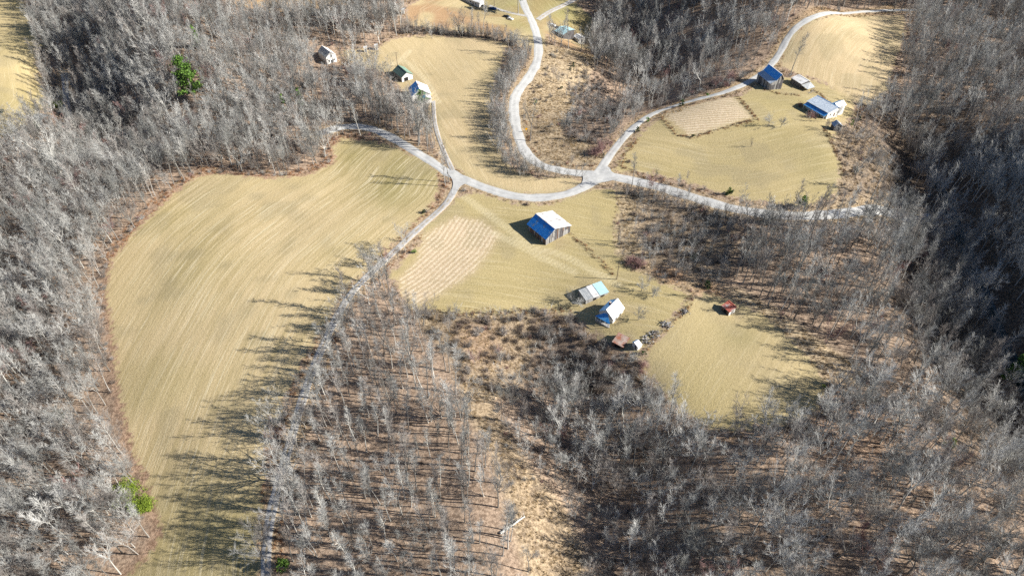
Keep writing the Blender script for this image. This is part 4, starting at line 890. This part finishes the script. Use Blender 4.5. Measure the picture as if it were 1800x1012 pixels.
# the big barn
e, Wd, Ln, ang, lo = building('big_barn', 'large weathered barn below the road, white tin roof, shaded slope tinted as reflected sky', (959.6, 419.4), (1003.6, 396), (927.6, 393.6), 3.8, 4.2, .33, 7.2, 'roof_sky_tint_rust', 'galv_white', 'plank_grey', .5, 'barn',
    windows=[('front', .33, 5.4, .7, .8)], doors=[('front', .28, 1.6, 2.5, 'plank_pale'), ('front', .8, 3.0, 3.0, 'plank_pale'), ('left', .5, 2.2, 2.4, 'plank_brown')])
def boards(e, Wd, Ln, hl, hr, rf, rh, lo, mat, step=.62, knee=None):
    """vertical wall boards a barn shows: front and left side, each its own piece"""
    def zt(x):
        if knee: return float(np.interp(x, [0, Wd * knee[0], Wd * rf, Wd], [hl, knee[1], rh, hr]))
        return hl + (rh - hl) * x / (Wd * rf) if x < Wd * rf else rh + (hr - rh) * (x - Wd * rf) / (Wd * (1 - rf))
    rg = random.Random(3); ms_ = {}
    n = int(Wd / step); w_ = Wd / n
    for k in range(n):
        x0, x1 = k * w_ + .02, (k + 1) * w_ - .02; g = rg.uniform(.02, .05); z0, z1 = zt(x0) - .05 - rg.uniform(0, .15), zt(x1) - .05
        o = MB().slab([(x0, -g, lo + rg.uniform(.2, .5)), (x1, -g, lo + .3), (x1, -g, z1), (x0, -g, z0)], .035).build('board', M[rg.choice(mat)], e)
    n = int(Ln / step); w_ = Ln / n
    for k in range(n):
        y0, y1 = k * w_ + .02, (k + 1) * w_ - .02; g = rg.uniform(.02, .05)
        MB().slab([(-g, y1, lo + .3), (-g, y0, lo + rg.uniform(.2, .5)), (-g, y0, hl - .1), (-g, y1, hl - .1)], .035).build('board', M[rg.choice(mat)], e)
boards(e, Wd, Ln, 3.8, 4.2, .33, 7.2, lo, ['plank_grey', 'plank_grey', 'plank_brown', 'plank_pale'])
# long shed with three roof sheets
e, Wd, Ln, ang, lo = building('tool_shed', 'long low shed with grey roof sheets and a light blue end beside the white house', (1017.4, 509.3), (1027.8, 528.6), (1053.7, 490), 2.9, 2.3, 0, 2.9, 'galv', 'roof_grey', 'plank_pale', .2, 'shed', open_side=None, doors=[('right', .75, 1.6, 1.7, 'dark'), ('right', .4, 1.4, 1.7, 'dark')])
L3 = Ln / 3; mb = MB().slab([(-.25, Ln * .62, 3.13), (Wd + .25, Ln * .62, 2.48), (Wd + .25, Ln + .3, 2.48), (-.25, Ln + .3, 3.13)], .05); tag(mb.build('roof_sheet', M['roof_cyan'], e), 'light blue roof sheet')
mb = MB().slab([(-.25, Ln * .33, 3.09), (Wd + .25, Ln * .33, 2.44), (Wd + .25, Ln * .60, 2.44), (-.25, Ln * .60, 3.09)], .05); tag(mb.build('roof_sheet', M['galv_white'], e), 'pale grey roof sheet')
# white house with reflected sky blue coloured into its shaded slope and porch
e, Wd, Ln, ang, lo = building('white_house', 'small white farmhouse with shiny metal roof, chimney and front porch', (1054, 546), (1079, 557), (1073.5, 525.5), 3.7, 3.7, .48, 6.6, 'roof_sky_tint', 'roof_white', 'white_wood', .35, 'house',
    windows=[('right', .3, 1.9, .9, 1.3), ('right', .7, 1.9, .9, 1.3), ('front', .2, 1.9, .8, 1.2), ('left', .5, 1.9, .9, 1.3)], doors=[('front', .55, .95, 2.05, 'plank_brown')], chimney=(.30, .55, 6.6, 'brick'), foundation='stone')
mb = MB().slab([(-.3, -2.6, 2.75), (Wd + .3, -2.6, 2.75), (Wd * .62, -.1, 4.3), (Wd * .38, -.1, 4.3)], .06); pr_ = mb.build('porch_roof', M['roof_sky_tint'], e)
for k in range(4): MB().box((.1 + (Wd - .2) * k / 3, -2.4, (2.7 + lo) / 2), (.14, .14, 2.7 - lo)).build('porch_post', M['white_wood'], e)
MB().box((Wd / 2, -1.3, .15 + lo / 2), (Wd, 2.4, .5 - lo)).build('porch_floor', M['plank_pale'], e)
mb = MB()
for k in range(12): mb.box((.2 + (Wd * .6) * k / 11, -2.4, .85), (.06, .05, .8))
mb.box((.2 + Wd * .3, -2.4, 1.27), (Wd * .62, .08, .06)); mb.build('porch_railing', M['white_wood'], e)
building('rusty_shed', 'open sided shed with a streaked rusty tin roof below the white house', (1076, 599.7), (1094.5, 608.6), (1085.5, 580.5), 2.6, 2.3, 0, 2.6, 'roof_rust', 'roof_rust', 'plank_brown', .25, 'shed', doors=[('front', .5, 2.2, 1.9, 'dark')])
building('white_outbuilding', 'tiny white roofed outbuilding right of the rusty shed', (1112.3, 601), (1119, 610.5), (1117.5, 594.8), 2.3, 2.3, .3, 2.9, 'roof_sky_tint', 'roof_white', 'white_wood', .2, 'shed', doors=[('front', .6, .7, 1.7, 'plank_grey')])
e, Wd, Ln, ang, lo = building('red_roof_shed', 'small shed with patched red and white tin roof alone in the lower pasture', (1282.5, 548), (1295.5, 541), (1268.5, 537.6), 2.3, 3.1, .97, 3.15, 'roof_redwhite', 'roof_redwhite', 'plank_brown', .25, 'shed', front_wall='white_wood', doors=[('front', .5, .9, 1.8, 'plank_pale'), ('left', .5, 1.6, 1.8, 'dark')])
# upper right barn
e, Wd, Ln, ang, lo = building('upper_barn', 'grey barn with upper roof tinted as reflected blue sky beside the hill lane at upper right', (1354.3, 146.5), (1377, 141), (1332.4, 132.3), 4.3, 5.4, .72, 8.6, 'galv', 'roof_white', 'plank_pale', .4, 'barn', knee=(.40, 5.4, 'roof_sky_tint'), doors=[('front', .25, 2.4, 2.8, 'plank_grey'), ('front', .7, 2.6, 3.0, 'plank_grey')])
boards(e, Wd, Ln, 4.3, 5.4, .72, 8.6, lo, ['plank_pale', 'plank_pale', 'plank_grey'], .9, (.40, 5.4))
e, Wd, Ln, ang, lo = building('corn_crib', 'pale roofed shed with a collapsed lean-to just right of the upper barn', (1408.5, 147.5), (1421.8, 143.5), (1393, 137), 3.2, 3.4, .8, 3.9, 'galv_white', 'galv_white', 'plank_grey', .3, 'shed', doors=[('front', .5, 1.5, 2, 'dark')])
mb = MB().slab([(Wd * .2, -4.2, 1.5), (Wd + .8, -4.0, 1.3), (Wd + .3, -.35, 2.9), (0, -.35, 2.6)], .07); mb.build('lean_to_roof', M['roof_grey'], e)
mb = MB(); rg = random.Random(4)
for k in range(9): mb.box((rg.uniform(0, Wd), rg.uniform(-6, -4), .3 + lo * .5), (rg.uniform(1, 2.5), .2, .12), rg.uniform(0, 3))
mb.build('fallen_boards', M['plank_pale'], e)
e, Wd, Ln, ang, lo = building('farm_house', 'long house with pale blue metal roof and white wing at upper right', (1456, 198), (1470, 191), (1426.5, 178), 4.0, 4.0, .80, 5.0, 'galv', 'roof_sky_tint', 'white_wood', .5, 'house', windows=[('front', .3, 2, .9, 1.3), ('left', .2, 2, .9, 1.3), ('left', .5, 2, .9, 1.3), ('left', .8, 2, .9, 1.3)], doors=[('front', .65, .95, 2.0, 'plank_brown'), ('left', .35, .95, 2.0, 'plank_brown')], foundation='stone')
mb = MB().slab([(-2.6, -.3, 2.6), (-.1, -.3, 3.5), (-.1, Ln + .3, 3.5), (-2.6, Ln + .3, 2.6)], .06); mb.build('porch_roof', M['roof_sky_tint'], e)
for k in range(5): MB().box((-2.45, .1 + (Ln - .2) * k / 4, (2.55 + lo) / 2), (.13, .13, 2.55 - lo)).build('porch_post', M['white_wood'], e)
wg = empty('house_wing'); wg.parent = e
x0, x1, y0, y1 = Wd + .05, Wd + 6.4, 1.2, 6.0; ym = (y0 + y1) / 2
MB().slab([(x0, y0 - .3, 3.3), (x1 + .3, y0 - .3, 3.3), (x1 + .3, ym, 4.9), (x0, ym, 4.9)], .06).build('roof', M['roof_white'], wg); MB().slab([(x0, ym, 4.9), (x1 + .3, ym, 4.9), (x1 + .3, y1 + .3, 3.3), (x0, y1 + .3, 3.3)], .06).build('roof', M['roof_sky_tint'], wg)
MB().box(((x0 + x1) / 2, ym, (3.2 + lo) / 2), (x1 - x0 - .1, y1 - y0 - .1, 3.2 - lo)).build('wall', M['white_wood'], wg)
building('smoke_house', 'small square shed with grey-blue metal roof below the pale roofed house', (1467, 222), (1479, 222), (1464, 216.5), 2.8, 2.8, .5, 4.3, 'galv', 'galv', 'plank_grey', .35, 'shed', doors=[('front', .6, 1.0, 1.8, 'dark')])
# upper left group
building('white_cottage', 'white gabled cottage half hidden by bare trees at upper left', (573, 101.5), (589.3, 95.5), (561, 86.8), 4.6, 4.6, .5, 7.2, 'roof_grey', 'roof_white', 'white_wood', .3, 'house', windows=[('front', .25, 1.9, .9, 1.3), ('front', .75, 1.9, .9, 1.3), ('front', .5, 4.6, .8, 1.0)], doors=[('front', .5, 1, 2.05, 'glass')], foundation='stone')
e, Wd, Ln, ang, lo = building('green_roof_shed', 'grey-green roofed shed with open front left of the upper field', (706, 136), (724, 129), (694, 123), 3.2, 3.2, .5, 5.4, 'roof_green', 'roof_mint', 'plank_pale', .5, 'shed', doors=[('front', .38, 2.6, 2.2, 'dark')], front_wall='white_wood')
e, Wd, Ln, ang, lo = building('green_gable_house', 'white house with green gable and white metal roof, shaded slope tinted as reflected sky', (724, 169), (757, 167), (712.3, 156.6), 4.4, 4.4, .45, 8.0, 'roof_sky_tint', 'roof_white', 'white_wood', .45, 'house', windows=[('front', .2, 1.9, .9, 1.3), ('front', .75, 1.9, .9, 1.3), ('left', .35, 1.9, .9, 1.3), ('left', .7, 1.9, .9, 1.3)], doors=[('front', .5, .95, 2.05, 'plank_brown')], chimney=(.46, .5, 8.6, 'brick'), foundation='stone')
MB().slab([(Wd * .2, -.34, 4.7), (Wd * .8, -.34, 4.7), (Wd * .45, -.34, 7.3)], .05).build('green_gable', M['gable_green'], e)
xg0, xg1 = Wd * .42, Wd * .98; xm = (xg0 + xg1) / 2; MB().slab([(xg0 - .2, -3.6, 3.0), (xm, -3.6, 4.5), (xm, -.5, 4.5), (xg0 - .2, -.5, 3.0)], .06).build('porch_roof', M['roof_sky_tint'], e); MB().slab([(xm, -3.6, 4.5), (xg1 + .2, -3.6, 3.0), (xg1 + .2, -.5, 3.0), (xm, -.5, 4.5)], .06).build('porch_roof', M['roof_white'], e)
MB().slab([(xg0, -3.4, 3.0), (xg1, -3.4, 3.0), (xm, -3.4, 4.35)], .06).build('porch_gable', M['gable_green'], e)
MB().slab([(xg0, -3.3, lo), (xg1, -3.3, lo), (xg1, -3.3, 2.95), (xg0, -3.3, 2.95)], 2.7).build('porch_room', M['white_wood'], e)
# top edge group
building('long_white_building', 'long white mobile home cut by the top edge of the view', (842, 5), (851, 2), (812, -9), 3.6, 3.6, .5, 4.4, 'roof_white', 'roof_white', 'white_wood', .3, 'house', windows=[('left', .2, 1.9, .9, 1.1), ('left', .5, 1.9, .9, 1.1), ('left', .8, 1.9, .9, 1.1)], doors=[('left', .35, .95, 2.0, 'plank_brown')])
building('blue_roof_cabin', 'small cabin with light blue roof right of the road near the top', (990, 61), (997, 56), (984, 53), 3.0, 3.0, .5, 4.2, 'roof_cyan', 'roof_cyan', 'plank_grey', .3, 'cabin', doors=[('front', .5, .9, 1.9, 'dark')])
building('white_shed', 'small upright white shed among trees right of the light blue roofed cabin', (1017, 69.5), (1022, 68.5), (1016, 65), 2.8, 2.8, .5, 3.6, 'roof_white', 'roof_white', 'white_wood', .2, 'shed', doors=[('front', .5, .8, 1.8, 'plank_grey')])
building('grey_shed', 'small grey roofed shed beside the dark pine at far left', (70, 214), (82, 208), (60, 203), 2.8, 2.8, .5, 3.8, 'roof_grey', 'roof_grey', 'plank_brown', .3, 'shed', doors=[('front', .5, 1.2, 1.8, 'dark')])
# three white upright boxes (outhouse sized)
for i_, (px, lb) in enumerate([((643, 91), 'left of two white outhouses at the wood edge above the green roofed shed'), ((662, 87), 'right of two white outhouses at the wood edge above the green roofed shed'), ((709, 24), 'white outhouse standing by itself near the top edge')]):
    x, y = P1(*px); e = empty('outhouse', (x, y, hm(x, y)), R(12)); tag(e, lb, 'outhouse', 'narrow white outhouses')
    MB().box((0, 0, 1.35), (1.9, 1.7, 3.0)).build('walls', M['white_wood'], e)
    MB().slab([(-1.2, -1.1, 2.95), (1.2, -1.1, 3.3), (1.2, 1.1, 3.3), (-1.2, 1.1, 2.95)], .08).build('roof', M['roof_white'], e)
    d_ = MB().box((0, -.88, 1.2), (.85, .06, 2.0)).build('door', M['plank_pale'], e); MB().box((.3, -.93, 1.2), (.06, .05, .14)).build('handle', M['dark'], d_)

# ------------------------------------------------------------------ vehicles
def car(px, rz, paint, label, cat='car', L=4.7, truck=False):
    x, y = P1(*px); e = empty('pickup_truck' if truck else 'parked_car', (x, y, hm(x, y) + .05), R(rz)); tag(e, label, cat)
    h, w = L / 2, .92
    prof = [(-h, .35), (h, .35), (h, .75), (h - .15, .92), (h - 1.2, 1.02), (h - 1.9, 1.5), (-h + (2.1 if truck else .9), 1.52), (-h + (1.75 if truck else .25), 1.05), (-h, 1.0)]
    mb = MB(); n = len(prof); vs = []
    for yy in (-w, w):
        for (a_, b_) in prof: vs.append((a_, yy * (.84 if b_ > 1.2 else 1), b_))
    mb.add(vs, [tuple(range(n)), tuple(range(2 * n - 1, n - 1, -1))] + [(i_, i_ + n, (i_ + 1) % n + n, (i_ + 1) % n) for i_ in range(n)]); mb.build('body', M[paint], e)
    xa, xb = -h + (2.1 if truck else .9), h - 1.9
    for s_ in (-1, 1): MB().slab([(xa, s_ * .865, 1.12), (xb + .25, s_ * .865, 1.12), (xb, s_ * .80, 1.44), (xa + .05, s_ * .80, 1.44)][::s_], .02).build('window', M['glass'], e)
    MB().slab([(h - 1.28, -.72, 1.07), (h - 1.28, .72, 1.07), (h - 1.84, .66, 1.49), (h - 1.84, -.66, 1.49)], -.02).build('windscreen', M['glass'], e)
    if truck: MB().box((-h + .9, 0, 1.04), (1.5, 1.5, .04)).build('truck_bed', M['dark'], e)
    for s_ in (-1, 1):
        MB().box((h + .01, s_ * .62, .72), (.05, .32, .16)).build('headlight', M['white_wood'], e)
        for xx in (-h + .85, h - .85):
            t = MB().tube([V(xx, s_ * .72, .33), V(xx, s_ * .96, .33)], [.34, .34], 12, cap=True).build('wheel', M['tyre'], e); MB().tube([V(xx, s_ * .96, .33), V(xx, s_ * .975, .33)], [.2, .19], 10, cap=True).build('rim', M['galv'], t)
car((850, 13), -25, 'car_dark', 'dark blue car parked nearest the long white building', 'car')
car((866, 17), -22, 'car_blue', 'bright blue pickup parked right of the dark blue car at the top', 'pickup', 5.4, True)
car((891, 31), -32, 'car_dark', 'dark pickup parked on grass left of the tall pine', 'pickup', 5.2, True)
car((897, 35), -30, 'car_white', 'white car parked touching the dark pickup near the tall pine', 'car', 4.2)
car((971, 46), -30, 'car_white', 'white car parked right of the road near the light blue roofed cabin', 'car')
car((980, 51), -35, 'car_dark', 'dark car parked against the light blue roofed cabin', 'car')
car((1524, 390), 5, 'car_white', 'white car stopped under trees where the county road nears the gorge', 'car')

# ------------------------------------------------------------------ poles, wires, signs, fences
def pole(px, Ht, label, arm=True):
    x, y = P1(*px); e = empty('utility_pole', (x, y, hm(x, y))); tag(e, label, 'utility pole'); MB().tube([V(0, 0, -.5), V(0, 0, Ht)], [.19, .12], 8, cap=True).build('shaft', M['pole'], e)
    if arm: MB().box((0, .15, Ht - .5), (1.9, .1, .12)).build('crossarm', M['pole'], e)
    for s_ in ((-.8, 0, .8) if arm else (0,)): MB().tube([V(s_, .15 if arm else 0, Ht - .44 if arm else Ht), V(s_, .15 if arm else 0, Ht - .2 if arm else Ht + .2)], [.06, .04], 6, cap=True).build('insulator', M['white_wood'], e)
    return Vector((x, y, hm(x, y) + Ht - .2))
pa = pole((1084, 491), 9.5, 'lone utility pole beside the long shed above the white house')
pole((699, 117), 9, 'utility pole rising behind the green roofed shed')
pole((838 + 31, 12), 9, 'utility pole behind the vehicles at the top edge')
pole((1086, 425), 9, 'thin utility pole in rough grass right of the big barn', False)
x, y = P1(925, 233); e = empty('road_sign', (x, y, hm(x, y)), R(10)); tag(e, 'yellow diamond warning sign on the verge of the county road', 'road sign')
MB().tube([V(0, 0, -.3), V(0, 0, 2.2)], [.04, .04], 6).build('post', M['wire'], e); MB().slab([(0, -.05, 1.2), (.85, -.05, 2.05), (0, -.05, 2.9), (-.85, -.05, 2.05)], .03).build('sign_plate', M['sign_yellow'], e)
FL_ = ['wire fence beside the lower pasture and the rubble pile', 'weedy wire fence running down from the big barn to the pole', 'short weedy fence at the right of the upper stubble patch', 'weedy fence line below the upper stubble patch', 'fence along the county road below the upper right field', 'fence beside the foot of the hill lane', 'fence between the corn crib and the pale roofed house', 'fence between the barn field and the thicket below', 'fence along the ditch inside the county road bend', 'short weedy fence below the upper barn', 'fence down the right side of the upper right field']
for f_, lb in zip(FEN, FL_):
    w = P(f_); seg = np.linalg.norm(np.diff(w, axis=0), axis=1); s = np.r_[0, np.cumsum(seg)]; n = int(s[-1] / 3.2) + 2; t = np.linspace(0, s[-1], n)
    L = np.stack([np.interp(t, s, w[:, 0]), np.interp(t, s, w[:, 1])], 1); zz = HM(L[:, 0], L[:, 1]); e = empty('wire_fence', (L[0][0], L[0][1], zz[0])); tag(e, lb, 'fence'); o0 = V(*L[0], zz[0])
    pm = MB().tube([V(0, 0, -.4), V(0, 0, 1.35)], [.10, .085], 6, cap=True).mesh('post', [M['post']])
    for k in range(n): o = link('post', pm, e, loc=V(*L[k], zz[k]) - o0); o.rotation_euler = (random.gauss(0, .06), random.gauss(0, .06), 0)
    for hh in (.5, .85, 1.2): MB().tube([V(*L[k], zz[k] + hh) - o0 for k in range(n)], [.012] * n, 3).build('wire', M['wire'], e)
# stone and timber rubble beside the pasture fence
rg = random.Random(9)
for i_, (px, n, rr, lb) in enumerate([((1172, 571), 26, 2.6, 'upper rubble heap of dark timber and stone by the pasture fence'), ((1150, 588), 20, 2.2, 'middle rubble heap of dark timber and stone by the pasture fence'), ((1138, 598), 20, 2.4, 'lower rubble heap nearest the tiny white roofed outbuilding'), ((1205, 549), 14, 2.0, 'small pale stone heap at the top of the pasture fence')]):
    x, y = P1(*px); e = empty('rubble_pile', (x, y, hm(x, y))); tag(e, lb, 'rubble')
    for k in range(n):
        a_, d_ = rg.uniform(0, 6.28), rr * rg.random() ** .6; s_ = rg.uniform(.2, .5); vs = []
        for zz in (-.5, .5):
            for q in range(5): w_ = q * 1.256 + rg.uniform(-.3, .3); vs.append((math.cos(a_) * d_ + math.cos(w_) * s_ * rg.uniform(.7, 1), math.sin(a_) * d_ + math.sin(w_) * s_ * rg.uniform(.7, 1), zz * s_ + .15 + (rr - d_) * .2))
        MB().add(vs, [(4, 3, 2, 1, 0), (5, 6, 7, 8, 9)] + [(q, (q + 1) % 5, (q + 1) % 5 + 5, q + 5) for q in range(5)]).build('stone', M['stone'], e)
    for k in range(6):
        a_ = rg.uniform(0, 6.28); c_ = V(rg.uniform(-rr, rr) * .6, rg.uniform(-rr, rr) * .6, rg.uniform(.3, .8)); d_ = V(math.cos(a_), math.sin(a_), rg.uniform(-.1, .2)) * rg.uniform(.8, 1.8)
        MB().tube([c_ - d_, c_ + d_], [.12, .1], 5, cap=True).build('timber', M['plank_grey'], e)
bpy.context.view_layer.update()
